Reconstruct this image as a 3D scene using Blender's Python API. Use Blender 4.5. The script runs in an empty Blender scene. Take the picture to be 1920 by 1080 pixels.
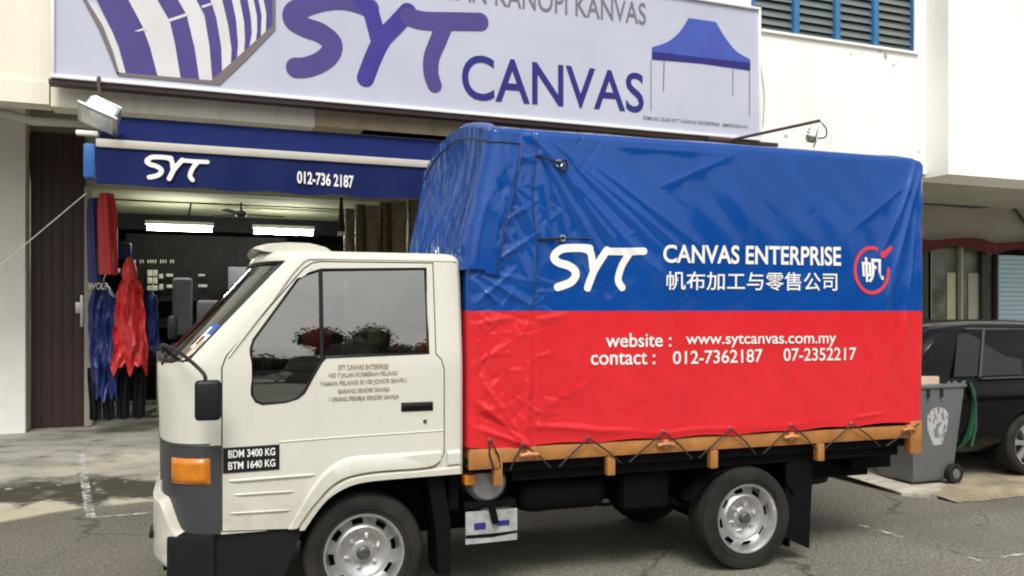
import bpy, bmesh, math, random
import numpy as np
from mathutils import noise as mnoise
from mathutils import Vector, Matrix
R = math.radians
random.seed(7)
SC = bpy.context.scene
COL = SC.collection

# ---------------------------------------------------------------- camera
F_PX, HOR, CAM_H = 1600.0, 583.0, 1.75
PB = math.atan(F_PX / 4040.0)      # yaw of the camera against the shop front
PT = math.atan(F_PX / 4640.0)      # yaw of the camera against the truck
cd = bpy.data.cameras.new("camera"); cam = bpy.data.objects.new("camera", cd); COL.objects.link(cam)
cd.sensor_width = 36; cd.lens = F_PX / 1920 * 36; cd.shift_y = (HOR - 540) / 1920
cd.clip_start = 0.05; cd.clip_end = 600
cam.location = (0, 0, CAM_H); cam.rotation_euler = (R(90), 0, -PB)
SC.camera = cam
# ---------------------------------------------------------------- sky, sun, exposure
SUN_EL, SUN_AZ = 54, 198            # azimuth measured clockwise from +Y
w = bpy.data.worlds.new("World"); SC.world = w; w.use_nodes = True
nt = w.node_tree; nt.nodes.clear()
sky = nt.nodes.new("ShaderNodeTexSky"); sky.sky_type = 'NISHITA'; sky.sun_disc = False
sky.sun_elevation = R(SUN_EL); sky.sun_rotation = R(SUN_AZ); sky.dust_density = 4; sky.ozone_density = 1; sky.air_density = 1.5
hs = nt.nodes.new("ShaderNodeHueSaturation"); hs.inputs['Saturation'].default_value = 0.22
mulc = nt.nodes.new("ShaderNodeMix"); mulc.data_type = 'RGBA'; mulc.blend_type = 'MULTIPLY'; mulc.inputs[0].default_value = 1
mulc.inputs[7].default_value = (1.0, 0.975, 0.93, 1)
# soft cloud structure of the overcast sky
tcw = nt.nodes.new("ShaderNodeTexCoord"); mpw = nt.nodes.new("ShaderNodeMapping"); mpw.inputs['Scale'].default_value = (1, 1, 2.2)
nzw = nt.nodes.new("ShaderNodeTexNoise"); nzw.inputs['Scale'].default_value = 2.3; nzw.inputs['Detail'].default_value = 6
rpw = nt.nodes.new("ShaderNodeValToRGB"); rpw.color_ramp.elements[0].position = .36; rpw.color_ramp.elements[0].color = (.68, .7, .73, 1)
rpw.color_ramp.elements[1].position = .68; rpw.color_ramp.elements[1].color = (1.15, 1.15, 1.13, 1)
mul2 = nt.nodes.new("ShaderNodeMix"); mul2.data_type = 'RGBA'; mul2.blend_type = 'MULTIPLY'; mul2.inputs[0].default_value = 1
bg = nt.nodes.new("ShaderNodeBackground"); bg.inputs['Strength'].default_value = 0.13
ow = nt.nodes.new("ShaderNodeOutputWorld")
nt.links.new(sky.outputs[0], hs.inputs['Color']); nt.links.new(hs.outputs[0], mulc.inputs[6])
nt.links.new(tcw.outputs['Generated'], mpw.inputs[0]); nt.links.new(mpw.outputs[0], nzw.inputs['Vector']); nt.links.new(nzw.outputs[0], rpw.inputs[0])
nt.links.new(mulc.outputs[2], mul2.inputs[6]); nt.links.new(rpw.outputs[0], mul2.inputs[7])
nt.links.new(mul2.outputs[2], bg.inputs[0]); nt.links.new(bg.outputs[0], ow.inputs[0])
sd = bpy.data.lights.new("sun", 'SUN'); sd.energy = 1.5; sd.angle = R(22); sd.color = (1, .975, .93)
so = bpy.data.objects.new("sun", sd); COL.objects.link(so)
dsun = Vector((math.sin(R(SUN_AZ)) * math.cos(R(SUN_EL)), math.cos(R(SUN_AZ)) * math.cos(R(SUN_EL)), math.sin(R(SUN_EL))))
so.rotation_euler = dsun.to_track_quat('Z', 'Y').to_euler(); so.location = (0, -5, 20)
SC.cycles.filter_width = 2.0
SC.view_settings.view_transform = 'Standard'; SC.view_settings.look = 'None'
SC.view_settings.exposure = 0.60; SC.view_settings.gamma = 1; SC.view_settings.use_curve_mapping = False

# ---------------------------------------------------------------- measuring helpers (plane coordinates from the survey of the photo)
def bp(px, py, Y, p=PT):
    x = (px - 960) / F_PX; z = (HOR - py) / F_PX
    dx = math.sin(p) + x * math.cos(p); dy = math.cos(p) - x * math.sin(p); t = Y / dy
    return (dx * t, CAM_H + z * t)
def bB(px, py, Y): return bp(px, py, Y, PB)
def gnd(px, py, zg=0., p=PB):
    x = (px - 960) / F_PX; t = (zg - CAM_H) / ((HOR - py) / F_PX)
    return ((math.sin(p) + x * math.cos(p)) * t, (math.cos(p) - x * math.sin(p)) * t)

# ---------------------------------------------------------------- materials
def mat(name, col, rough=.6, metal=0., n=None, bump=None, spec=.5, coat=0., col2=None, rvar=0.):
    """n=(scale, amount[, detail]) colour variation, col2 = the other colour; bump=(scale, strength, distance)"""
    m = bpy.data.materials.new(name); m.use_nodes = True; t = m.node_tree; b = t.nodes['Principled BSDF']
    b.inputs['Base Color'].default_value = (*col, 1); b.inputs['Roughness'].default_value = rough
    b.inputs['Metallic'].default_value = metal; b.inputs['Specular IOR Level'].default_value = spec; b.inputs['Coat Weight'].default_value = coat
    b.inputs['Coat Roughness'].default_value = .09
    tc = t.nodes.new('ShaderNodeTexCoord')
    if n:
        nz = t.nodes.new('ShaderNodeTexNoise'); nz.inputs['Scale'].default_value = n[0]; nz.inputs['Detail'].default_value = n[2] if len(n) > 2 else 6
        nz.inputs['Roughness'].default_value = .62
        t.links.new(tc.outputs['Object'], nz.inputs['Vector'])
        rp = t.nodes.new('ShaderNodeValToRGB'); rp.color_ramp.elements[0].position = .33; rp.color_ramp.elements[1].position = .67
        c2 = col2 or tuple(c * (1 - n[1]) for c in col)
        rp.color_ramp.elements[0].color = (*c2, 1); rp.color_ramp.elements[1].color = (*col, 1)
        t.links.new(nz.outputs[0], rp.inputs[0]); t.links.new(rp.outputs[0], b.inputs['Base Color'])
        if rvar:
            mr = t.nodes.new('ShaderNodeMapRange'); mr.inputs[1].default_value = .3; mr.inputs[2].default_value = .7
            mr.inputs[3].default_value = rough + rvar; mr.inputs[4].default_value = rough - rvar
            t.links.new(nz.outputs[0], mr.inputs[0]); t.links.new(mr.outputs[0], b.inputs['Roughness'])
    if bump:
        nb = t.nodes.new('ShaderNodeTexNoise'); nb.inputs['Scale'].default_value = bump[0]; nb.inputs['Detail'].default_value = 5
        t.links.new(tc.outputs['Object'], nb.inputs['Vector'])
        bm_ = t.nodes.new('ShaderNodeBump'); bm_.inputs['Strength'].default_value = bump[1]; bm_.inputs['Distance'].default_value = bump[2]
        t.links.new(nb.outputs[0], bm_.inputs['Height']); t.links.new(bm_.outputs[0], b.inputs['Normal'])
    return m
def emis(name, col, s):
    m = mat(name, (.8, .8, .8)); b = m.node_tree.nodes['Principled BSDF']
    b.inputs['Emission Color'].default_value = (*col, 1); b.inputs['Emission Strength'].default_value = s
    return m
def glass(name, tint, gl=.12, ior=1.5, rough=.01):
    m = bpy.data.materials.new(name); m.use_nodes = True; t = m.node_tree; t.nodes.clear()
    o = t.nodes.new('ShaderNodeOutputMaterial'); mx = t.nodes.new('ShaderNodeMixShader'); tr = t.nodes.new('ShaderNodeBsdfTransparent')
    g = t.nodes.new('ShaderNodeBsdfGlossy'); fr = t.nodes.new('ShaderNodeFresnel'); ad = t.nodes.new('ShaderNodeMath'); ad.operation = 'ADD'; ad.use_clamp = True
    tr.inputs[0].default_value = (*tint, 1); g.inputs['Roughness'].default_value = rough; g.inputs[0].default_value = (.9, .92, .9, 1); fr.inputs[0].default_value = ior
    ad.inputs[1].default_value = gl
    t.links.new(fr.outputs[0], ad.inputs[0]); t.links.new(ad.outputs[0], mx.inputs[0]); t.links.new(tr.outputs[0], mx.inputs[1]); t.links.new(g.outputs[0], mx.inputs[2])
    t.links.new(mx.outputs[0], o.inputs[0]); return m

M = {}
M['cabwhite'] = mat('cab_paint', (.72, .705, .635), .36, n=(1.6, .05), coat=.2, spec=.4)
M['cabgrey'] = mat('cab_grey', (.040, .044, .048), .5, n=(7, .15))
M['blackplastic'] = mat('black_plastic', (.010, .010, .013), .45, n=(20, .3), spec=.3)
M['dark'] = mat('chassis_black', (.0045, .0045, .005), .75, n=(9, .4), bump=(40, .3, .004), spec=.12)
M['rubber'] = mat('tyre_rubber', (.013, .0125, .012), .8, n=(7, .35), col2=(.030, .027, .022), bump=(60, .3, .002), spec=.2)
M['jblack'] = mat('trouser_black', (.008, .008, .010), .6, n=(5, .3), spec=.2)
M['dirtywhite'] = mat('dull_plate', (.42, .43, .42), .55, n=(16, .45, 8))
M['steel'] = mat('wheel_silver', (.72, .72, .72), .33, metal=.85, n=(14, .35), rvar=.1)
M['steeldark'] = mat('hub_grime', (.12, .12, .12), .5, metal=.6, n=(20, .4))
M['tarpblue'] = mat('blue_vinyl', (.0008, .060, .300), .55, n=(2.2, .16), bump=(140, .10, .001), spec=.08, coat=.8)
M['tarpred'] = mat('red_vinyl', (.66, .020, .027), .55, n=(2.2, .10), bump=(140, .10, .001), spec=.1, coat=.6)
M['print'] = mat('white_print', (.82, .82, .81), .5, n=(18, .10))
M['printred'] = mat('red_print', (.62, .04, .06), .45)
M['cord'] = mat('cord_black', (.015, .014, .015), .8)
M['orange'] = mat('orange_steel', (.44, .185, .045), .6, n=(7, .35, 8), bump=(50, .15, .002))
M['orangedull'] = mat('orange_worn', (.62, .26, .10), .55, n=(14, .4))
M['amber'] = mat('amber_lens', (.62, .20, .012), .25, n=(24, .25), coat=.3)
M['galv'] = mat('galvanised', (.34, .34, .33), .42, metal=.5, n=(9, .3))
M['glass'] = glass('window_glass', (.72, .74, .72), .20)
M['wglass'] = glass('windscreen_glass', (.55, .58, .56), .13)
M['lens'] = mat('lamp_lens', (.75, .77, .78), .1, coat=1)
M['seat'] = mat('seat_black', (.03, .03, .032), .8)
M['seatred'] = mat('seat_red', (.42, .03, .03), .7)
M['inner'] = mat('cab_lining', (.10, .10, .095), .8)
M['wallcream'] = mat('cream_plaster', (.80, .765, .64), .85, n=(.9, .07), bump=(35, .25, .004))
M['wallwhite'] = mat('white_plaster', (.84, .83, .80), .85, n=(.8, .06), bump=(30, .25, .004))
M['wood'] = mat('fascia_wood', (.56, .47, .30), .75, n=(4, .25))
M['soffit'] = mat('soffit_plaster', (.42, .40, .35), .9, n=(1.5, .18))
M['beam'] = mat('green_cream_paint', (.52, .53, .36), .8, n=(1.5, .1))
M['shutter'] = mat('brown_steel', (.050, .026, .026), .55, n=(3, .12))
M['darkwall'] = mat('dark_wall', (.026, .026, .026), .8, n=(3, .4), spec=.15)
M['navy'] = mat('navy_canvas', (.004, .012, .088), .7, n=(4, .12), bump=(180, .15, .001), spec=.2)
M['lightblue'] = mat('light_blue_canvas', (.02, .13, .42), .5, n=(6, .3))
M['bar'] = mat('cream_metal', (.50, .48, .42), .5, n=(4, .1))
M['alu'] = mat('aluminium', (.62, .62, .60), .4, metal=.7, n=(10, .2))
M['signface'] = mat('lavender_sign', (.50, .52, .615), .55, n=(.8, .09), col2=(.44, .46, .575), spec=.3)
M['signwhite'] = mat('sign_frame', (.82, .83, .85), .4, n=(3, .08))
M['purple'] = mat('sign_purple', (.060, .046, .27), .55, n=(1.6, .25), col2=(.028, .028, .24), spec=.25)
M['purple2'] = mat('sign_stripe_purple', (.075, .058, .235), .55, n=(2, .1), spec=.25)
M['indigo'] = mat('sign_indigo', (.026, .026, .19), .55, n=(1.5, .15), spec=.25)
M['signbrown'] = mat('sign_brown', (.15, .125, .13), .5)
M['signpale'] = mat('sign_pale', (.66, .64, .66), .5, n=(3, .1))
M['signgrey'] = mat('sign_grey_text', (.16, .16, .18), .5)
M['canopyblue'] = mat('picture_blue', (.035, .10, .45), .5, n=(2.4, .3), col2=(.055, .06, .33))
M['winblue'] = mat('blue_frame', (.045, .20, .46), .5, n=(6, .15))
M['louvre'] = mat('louvre_glass', (.17, .20, .20), .22, n=(1.8, .35), spec=.6)
M['white'] = mat('white_paint', (.86, .86, .82), .5, n=(4, .08))
M['jred'] = mat('jacket_red', (.62, .03, .035), .42, n=(5, .2), bump=(30, .3, .006))
M['jblue'] = mat('jacket_blue', (.02, .035, .17), .42, n=(5, .25), bump=(30, .3, .006))
M['brownwrap'] = mat('brown_wrap', (.20, .145, .085), .4, n=(9, .45), bump=(16, .6, .012))
M['greyfab'] = mat('grey_fabric', (.26, .26, .30), .8, n=(8, .2))
M['paper'] = mat('paper', (.68, .66, .55), .7, n=(12, .2))
M['binbody'] = mat('bin_grey', (.125, .13, .135), .5, n=(5, .15))
M['binlid'] = mat('bin_lid', (.24, .25, .24), .5, n=(5, .15))
M['card'] = mat('cardboard', (.55, .42, .30), .8, n=(9, .15))
M['bingreen'] = mat('bin_green', (.015, .085, .04), .5, n=(5, .2))
M['carblack'] = mat('car_black', (.004, .004, .005), .12, n=(4, .2), spec=.2)
M['carglass'] = mat('car_glass', (.006, .0065, .007), .06, spec=.5)
M['valance'] = mat('maroon_cloth', (.12, .012, .018), .7, n=(6, .2))
M['skyshutter'] = mat('pale_blue_shutter', (.42, .58, .70), .5, n=(2, .1))
M['shopglass'] = mat('shop_window', (.07, .08, .07), .2, n=(2.5, .6), col2=(.22, .23, .19))
M['post'] = mat('dark_post', (.03, .034, .034), .5)
M['bark'] = mat('bark', (.10, .075, .05), .9, n=(8, .4), bump=(20, .8, .02))
M['leaf'] = mat('leaf', (.04, .065, .025), .7, n=(3, .5), spec=.2)
M['pebble'] = mat('pebble', (.36, .30, .20), .9, n=(3, .5))
M['text'] = mat('sticker_ink', (.16, .15, .13), .5, n=(9, .5), col2=(.34, .27, .16))

M['cabwhite'] = None
# ---------------------------------------------------------------- mesh helpers
class MB:
    def __init__(s): s.v = []; s.f = []
    def add(s, vs, fs):
        o = len(s.v); s.v += [tuple(v) for v in vs]; s.f += [tuple(i + o for i in f) for f in fs]; return s
    def box(s, x0, x1, y0, y1, z0, z1):
        v = [(x, y, z) for z in (z0, z1) for y in (y0, y1) for x in (x0, x1)]
        return s.add(v, [(0, 2, 3, 1), (4, 5, 7, 6), (0, 1, 5, 4), (2, 6, 7, 3), (0, 4, 6, 2), (1, 3, 7, 5)])
    def rbox(s, x0, x1, y0, y1, z0, z1, b=.01, seg=2):
        bm = bmesh.new(); bmesh.ops.create_cube(bm, size=1)
        for v in bm.verts: v.co = Vector(((x0 + x1) / 2 + v.co.x * (x1 - x0), (y0 + y1) / 2 + v.co.y * (y1 - y0), (z0 + z1) / 2 + v.co.z * (z1 - z0)))
        bmesh.ops.bevel(bm, geom=bm.edges[:], offset=b, segments=seg, affect='EDGES', profile=.5)
        return s.addbm(bm)
    def addbm(s, bm):
        bm.verts.ensure_lookup_table(); bm.verts.index_update()
        s.add([tuple(v.co) for v in bm.verts], [tuple(v.index for v in f.verts) for f in bm.faces]); bm.free(); return s
    def prism(s, pts, y0, y1, b=0):
        """polygon in x,z extruded along y"""
        n = len(pts)
        if b:
            bm = bmesh.new(); a = [bm.verts.new((x, y0, z)) for x, z in pts]; c = [bm.verts.new((x, y1, z)) for x, z in pts]
            bm.faces.new(a); bm.faces.new(c[::-1])
            for i in range(n): bm.faces.new((a[i], c[i], c[(i + 1) % n], a[(i + 1) % n]))
            bmesh.ops.recalc_face_normals(bm, faces=bm.faces[:])
            ed = [e for e in bm.edges if abs(e.verts[0].co.y - e.verts[1].co.y) < 1e-6 and e.verts[0].co.y == min(y0, y1)]
            bmesh.ops.bevel(bm, geom=ed, offset=b, segments=2, affect='EDGES', profile=.5)
            return s.addbm(bm)
        s.add([(x, y0, z) for x, z in pts] + [(x, y1, z) for x, z in pts],
              [tuple(range(n)), tuple(range(2 * n - 1, n - 1, -1))] + [(i, i + n, (i + 1) % n + n, (i + 1) % n) for i in range(n)])
        return s
    def tube(s, pts, r, n=8, closed=False, cap=True):
        P = [Vector(p) for p in pts]; m = len(P); vs = []; up = None
        rr = r if isinstance(r, (list, tuple)) else [r] * m
        for i, p in enumerate(P):
            a = P[i - 1] if (i > 0 or closed) else p; b = P[(i + 1) % m] if (i < m - 1 or closed) else p
            d = (b - a).normalized()
            if up is None:
                up = Vector((0, 0, 1)) if abs(d.z) < .9 else Vector((1, 0, 0))
            u = (up - d * up.dot(d)).normalized(); v = d.cross(u); up = u
            for k in range(n):
                t = 2 * math.pi * k / n; vs.append(p + (u * math.cos(t) + v * math.sin(t)) * rr[i])
        fs = []
        for i in range(m if closed else m - 1):
            for k in range(n): fs.append((i * n + k, i * n + (k + 1) % n, ((i + 1) % m) * n + (k + 1) % n, ((i + 1) % m) * n + k))
        if cap and not closed: fs += [tuple(range(n - 1, -1, -1)), tuple((m - 1) * n + k for k in range(n))]
        return s.add(vs, fs)
    def lathe(s, prof, c, axis='y', n=40, skip=None):
        """prof: (radius, offset along axis) list"""
        vs = []; fs = []; m = len(prof)
        for k in range(n):
            t = 2 * math.pi * k / n
            for r, h in prof:
                a, b = r * math.cos(t), r * math.sin(t)
                vs.append({'y': (c[0] + a, c[1] + h, c[2] + b), 'z': (c[0] + a, c[1] + b, c[2] + h), 'x': (c[0] + h, c[1] + a, c[2] + b)}[axis])
        for k in range(n):
            for j in range(m - 1):
                if skip and skip(k, j): continue
                fs.append((k * m + j, k * m + j + 1, ((k + 1) % n) * m + j + 1, ((k + 1) % n) * m + j))
        return s.add(vs, fs)
    def grid(s, fn, nu, nv):
        vs = [fn(i / nu, j / nv) for j in range(nv + 1) for i in range(nu + 1)]
        return s.add(vs, [(j * (nu + 1) + i, j * (nu + 1) + i + 1, (j + 1) * (nu + 1) + i + 1, (j + 1) * (nu + 1) + i) for j in range(nv) for i in range(nu)])
    def mesh(s, name, base=(0, 0, 0)):
        me = bpy.data.meshes.new(name); b = Vector(base)
        me.from_pydata([tuple(Vector(v) - b) for v in s.v], [], s.f); me.update(); return me
    def build(s, name, m, parent=None, smooth=32, base=None, recalc=True):
        b = base if base is not None else (parent['_b'] if parent is not None and '_b' in parent else (0, 0, 0))
        return link(s.mesh(name, b), name, m, parent, smooth, recalc, b)
def link(me, name, m, parent=None, smooth=32, recalc=True, b=(0, 0, 0)):
    if recalc:
        bm = bmesh.new(); bm.from_mesh(me); bmesh.ops.recalc_face_normals(bm, faces=bm.faces[:]); bm.to_mesh(me); bm.free()
    me.materials.clear(); me.materials.append(M[m])
    if smooth:
        me.polygons.foreach_set('use_smooth', [True] * len(me.polygons)); me.set_sharp_from_angle(angle=R(smooth))
    o = bpy.data.objects.new(name, me); COL.objects.link(o)
    if parent is not None: o.parent = parent; o['_b'] = tuple(b)
    return o
def mov(o, base):   # give a top-level mesh an origin at its base
    o.data.transform(Matrix.Translation(-Vector(base))); o.location = base; return o
def tag(o, label=None, cat=None, group=None, kind=None):
    if label: o['label'] = label
    if cat: o['category'] = cat
    if group: o['group'] = group
    if kind: o['kind'] = kind
    return o
def empty(name, base, label=None, cat=None, group=None, kind=None, frame=0):
    """frame 0: shop axes; 1: the truck's own axes (turned 2.6 degrees)"""
    o = bpy.data.objects.new(name, None); COL.objects.link(o); o.empty_display_size = .1
    if frame:
        o.rotation_euler = (0, 0, PT - PB); o.location = Matrix.Rotation(PT - PB, 3, 'Z') @ Vector(base)
    else: o.location = base
    o['_b'] = tuple(base); return tag(o, label, cat, group, kind)
def S(name, mb, m, smooth=32, parent=None): return tag(mb.build(name, m, parent, smooth), kind='structure')
def copy_tree(o, parent=None):
    c = o.copy(); COL.objects.link(c); c.parent = parent
    for ch in list(o.children): copy_tree(ch, c)
    return c

# text: outline of a string as a flat mesh in the unit square
def text_uv(s, off=0., step=None):
    cu = bpy.data.curves.new('text', 'FONT'); cu.body = s; cu.size = 1; cu.offset = off; cu.resolution_u = 5; cu.space_line = .98; cu.align_x = 'CENTER'
    o = bpy.data.objects.new('text', cu); COL.objects.link(o)
    dg = bpy.context.evaluated_depsgraph_get(); me = bpy.data.meshes.new_from_object(o.evaluated_get(dg))
    bpy.data.objects.remove(o); bm = bmesh.new(); bm.from_mesh(me)
    xs = [v.co.x for v in bm.verts]; ys = [v.co.y for v in bm.verts]; x0, x1, y0, y1 = min(xs), max(xs), min(ys), max(ys)
    for v in bm.verts: v.co.x = (v.co.x - x0) / (x1 - x0); v.co.y = (v.co.y - y0) / (y1 - y0)
    if step:
        for i in range(1, step[0]):
            bmesh.ops.bisect_plane(bm, geom=bm.verts[:] + bm.edges[:] + bm.faces[:], plane_co=(i / step[0], 0, 0), plane_no=(1, 0, 0))
        for i in range(1, step[1]):
            bmesh.ops.bisect_plane(bm, geom=bm.verts[:] + bm.edges[:] + bm.faces[:], plane_co=(0, i / step[1], 0), plane_no=(0, 1, 0))
    bm.verts.index_update(); r = ([(v.co.x, v.co.y) for v in bm.verts], [tuple(v.index for v in f.verts) for f in bm.faces]); bm.free(); return r
def quadmap(q):  # q: bottom-left, bottom-right, top-right, top-left in plane coords
    def f(u, v): return tuple((q[0][k] * (1 - u) + q[1][k] * u) * (1 - v) + (q[3][k] * (1 - u) + q[2][k] * u) * v for k in (0, 1))
    return f
def lettering(s, q, place, m, parent, off=0., step=None, name='lettering'):
    uv, fs = text_uv(s, off, step); qm = quadmap(q)
    return MB().add([place(*qm(u, v)) for u, v in uv], fs).build(name, m, parent, 0, recalc=False)
def smooth_line(pts, n=6):
    out = []; P = [pts[0]] + list(pts) + [pts[-1]]
    for i in range(1, len(P) - 2):
        for k in range(n):
            t = k / n; a, b, c, d = P[i - 1:i + 3]
            out.append(tuple(.5 * (2 * b[j] + (c[j] - a[j]) * t + (2 * a[j] - 5 * b[j] + 4 * c[j] - d[j]) * t * t + (3 * b[j] - a[j] - 3 * c[j] + d[j]) * t ** 3) for j in range(len(b))))
    out.append(tuple(pts[-1])); return out
def strokes_mesh(strokes, h):
    """flat union of round brush strokes: [(points, width)], marching over a grid of step h; returns verts2d, faces"""
    segs = []
    for pts, wd in strokes:
        L = smooth_line(pts, 5) if len(pts) > 2 else list(pts); n = len(L)
        for i in range(n - 1):
            w0, w1 = (wd, wd) if not isinstance(wd, tuple) else (wd[0] + (wd[1] - wd[0]) * i / (n - 1), wd[0] + (wd[1] - wd[0]) * (i + 1) / (n - 1))
            segs.append((L[i], L[i + 1], w0 / 2, w1 / 2))
    xs = [p[0] for s in segs for p in s[:2]]; ys = [p[1] for s in segs for p in s[:2]]; mw = max(max(s[2:]) for s in segs) + 2 * h
    gx = np.arange(min(xs) - mw, max(xs) + mw, h); gy = np.arange(min(ys) - mw, max(ys) + mw, h); X, Y = np.meshgrid(gx, gy)
    D = np.full(X.shape, 1e9)
    for a, b, w0, w1 in segs:
        dx, dy = b[0] - a[0], b[1] - a[1]; l2 = dx * dx + dy * dy + 1e-12
        t = np.clip(((X - a[0]) * dx + (Y - a[1]) * dy) / l2, 0, 1)
        D = np.minimum(D, np.hypot(X - a[0] - t * dx, Y - a[1] - t * dy) - (w0 + (w1 - w0) * t))
    vs = []; fs = []; idx = {}
    def vid(k, p):
        if k not in idx: idx[k] = len(vs); vs.append(p)
        return idx[k]
    for j in range(len(gy) - 1):
        for i in range(len(gx) - 1):
            c = [(i, j), (i + 1, j), (i + 1, j + 1), (i, j + 1)]
            d = [D[q[1], q[0]] for q in c]
            if min(d) > 0: continue
            poly = []
            for k in range(4):
                a, b = c[k], c[(k + 1) % 4]; da, db = d[k], d[(k + 1) % 4]
                if da <= 0: poly.append(vid(a, (gx[a[0]], gy[a[1]])))
                if (da <= 0) != (db <= 0):
                    t = da / (da - db); poly.append(vid(tuple(sorted((a, b))), (gx[a[0]] + t * (gx[b[0]] - gx[a[0]]), gy[a[1]] + t * (gy[b[1]] - gy[a[1]]))))
            q = [p for k, p in enumerate(poly) if p != poly[k - 1]]
            if len(q) >= 3: fs.append(tuple(q))
    return vs, fs
def boolean(a, b, op):
    """mesh a (op) mesh b -> mesh"""
    oa = bpy.data.objects.new('a', a); ob = bpy.data.objects.new('b', b); COL.objects.link(oa); COL.objects.link(ob)
    md = oa.modifiers.new('m', 'BOOLEAN'); md.operation = op; md.object = ob; md.solver = 'EXACT'
    dg = bpy.context.evaluated_depsgraph_get(); r = bpy.data.meshes.new_from_object(oa.evaluated_get(dg))
    bpy.data.objects.remove(oa); bpy.data.objects.remove(ob); return r
def orient(mb, name='c'):
    me = mb.mesh(name); bm = bmesh.new(); bm.from_mesh(me); bmesh.ops.recalc_face_normals(bm, faces=bm.faces[:]); bm.to_mesh(me); bm.free(); return me
def grow(pts, d):
    n = len(pts); A = sum(pts[i][0] * pts[(i + 1) % n][1] - pts[(i + 1) % n][0] * pts[i][1] for i in range(n)); sg = 1 if A > 0 else -1; out = []
    for i in range(n):
        p, q, r = Vector(pts[i - 1]), Vector(pts[i]), Vector(pts[(i + 1) % n])
        e1 = (q - p).normalized(); e2 = (r - q).normalized(); n1 = Vector((e1.y, -e1.x)) * sg; n2 = Vector((e2.y, -e2.x)) * sg
        b = n1 + n2; b = b / max(b.dot(n1), .3) if b.length > 1e-6 else n1; out.append(tuple(q + b * d))
    return out

# ================================================================= GROUND
YS = 12.1                      # plane of the shop fronts
FLZ = .30
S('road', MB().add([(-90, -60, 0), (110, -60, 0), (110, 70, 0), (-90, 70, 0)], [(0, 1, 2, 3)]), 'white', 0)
def node_mat(name, build):
    m = bpy.data.materials.new(name); m.use_nodes = True; t = m.node_tree; b = t.nodes['Principled BSDF']; tc = t.nodes.new('ShaderNodeTexCoord')
    def noise(sc, det=6, ro=.6, src=None):
        n_ = t.nodes.new('ShaderNodeTexNoise'); n_.inputs['Scale'].default_value = sc; n_.inputs['Detail'].default_value = det; n_.inputs['Roughness'].default_value = ro
        t.links.new(src or tc.outputs['Object'], n_.inputs['Vector']); return n_.outputs[0]
    def ramp(src, stops):
        r_ = t.nodes.new('ShaderNodeValToRGB'); e = r_.color_ramp.elements
        while len(e) < len(stops): e.new(.5)
        for k, (p, c) in enumerate(stops): e[k].position = p; e[k].color = (*c, 1) if isinstance(c, tuple) else (c, c, c, 1)
        t.links.new(src, r_.inputs[0]); return r_.outputs[0]
    def mix(fac, a, b_, mode='MIX'):
        x = t.nodes.new('ShaderNodeMix'); x.data_type = 'RGBA'; x.blend_type = mode
        if isinstance(fac, (int, float)): x.inputs[0].default_value = fac
        else: t.links.new(fac, x.inputs[0])
        for i, v in ((6, a), (7, b_)):
            if isinstance(v, tuple): x.inputs[i].default_value = (*v, 1)
            else: t.links.new(v, x.inputs[i])
        return x.outputs[2]
    def math_(op, a, b_=0.):
        x = t.nodes.new('ShaderNodeMath'); x.operation = op; x.use_clamp = True
        for i, v in ((0, a), (1, b_)):
            if isinstance(v, (int, float)): x.inputs[i].default_value = v
            else: t.links.new(v, x.inputs[i])
        return x.outputs[0]
    def bump(h, st, d):
        x = t.nodes.new('ShaderNodeBump'); x.inputs['Strength'].default_value = st; x.inputs['Distance'].default_value = d
        t.links.new(h, x.inputs['Height']); t.links.new(x.outputs[0], b.inputs['Normal'])
    build(t, b, tc, noise, ramp, mix, math_, bump); M[name] = m; return m
def _road(t, b, tc, noise, ramp, mix, math_, bump):
    c = ramp(noise(.55, 5), [(.3, (.172, .160, .132)), (.7, (.262, .246, .205))])
    sp = ramp(noise(48, 4, .85), [(.34, .30), (.5, .95), (.66, 2.0)])
    sp2 = ramp(noise(22, 4, .75), [(.3, .72), (.7, 1.22)])
    c = mix(1., mix(1., c, sp, 'MULTIPLY'), sp2, 'MULTIPLY')
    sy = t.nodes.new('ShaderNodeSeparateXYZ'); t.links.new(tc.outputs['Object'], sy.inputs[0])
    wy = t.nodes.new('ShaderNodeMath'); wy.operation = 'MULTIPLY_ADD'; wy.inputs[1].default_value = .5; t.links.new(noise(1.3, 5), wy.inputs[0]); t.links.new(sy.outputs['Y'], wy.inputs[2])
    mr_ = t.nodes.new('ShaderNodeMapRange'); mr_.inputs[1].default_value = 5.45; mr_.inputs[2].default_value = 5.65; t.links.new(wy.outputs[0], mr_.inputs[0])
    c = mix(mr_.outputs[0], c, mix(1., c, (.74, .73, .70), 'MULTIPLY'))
    vo = t.nodes.new('ShaderNodeTexVoronoi'); vo.feature = 'DISTANCE_TO_EDGE'; vo.inputs['Scale'].default_value = .55
    wn = t.nodes.new('ShaderNodeTexNoise'); wn.inputs['Scale'].default_value = 3; wn.inputs['Detail'].default_value = 6
    va = t.nodes.new('ShaderNodeVectorMath'); va.operation = 'MULTIPLY_ADD'; va.inputs[1].default_value = (.35, .35, .35)
    t.links.new(tc.outputs['Object'], wn.inputs['Vector']); t.links.new(wn.outputs['Color'], va.inputs[0]); t.links.new(tc.outputs['Object'], va.inputs[2])
    t.links.new(va.outputs[0], vo.inputs['Vector'])
    cr = ramp(vo.outputs['Distance'], [(.0, 1.), (.012, 0.)]); cm = math_('MULTIPLY', cr, ramp(noise(.9, 2), [(.50, 0.), (.6, .75)]))
    c = mix(cm, c, (.025, .024, .022))
    oil = ramp(noise(.33, 3), [(.55, 0.), (.72, .45)]); c = mix(oil, c, (.045, .043, .04))
    t.links.new(c, b.inputs['Base Color']); b.inputs['Roughness'].default_value = .88
    bump(noise(50, 4, .85), 1., .016)
node_mat('asphalt', _road)
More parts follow.
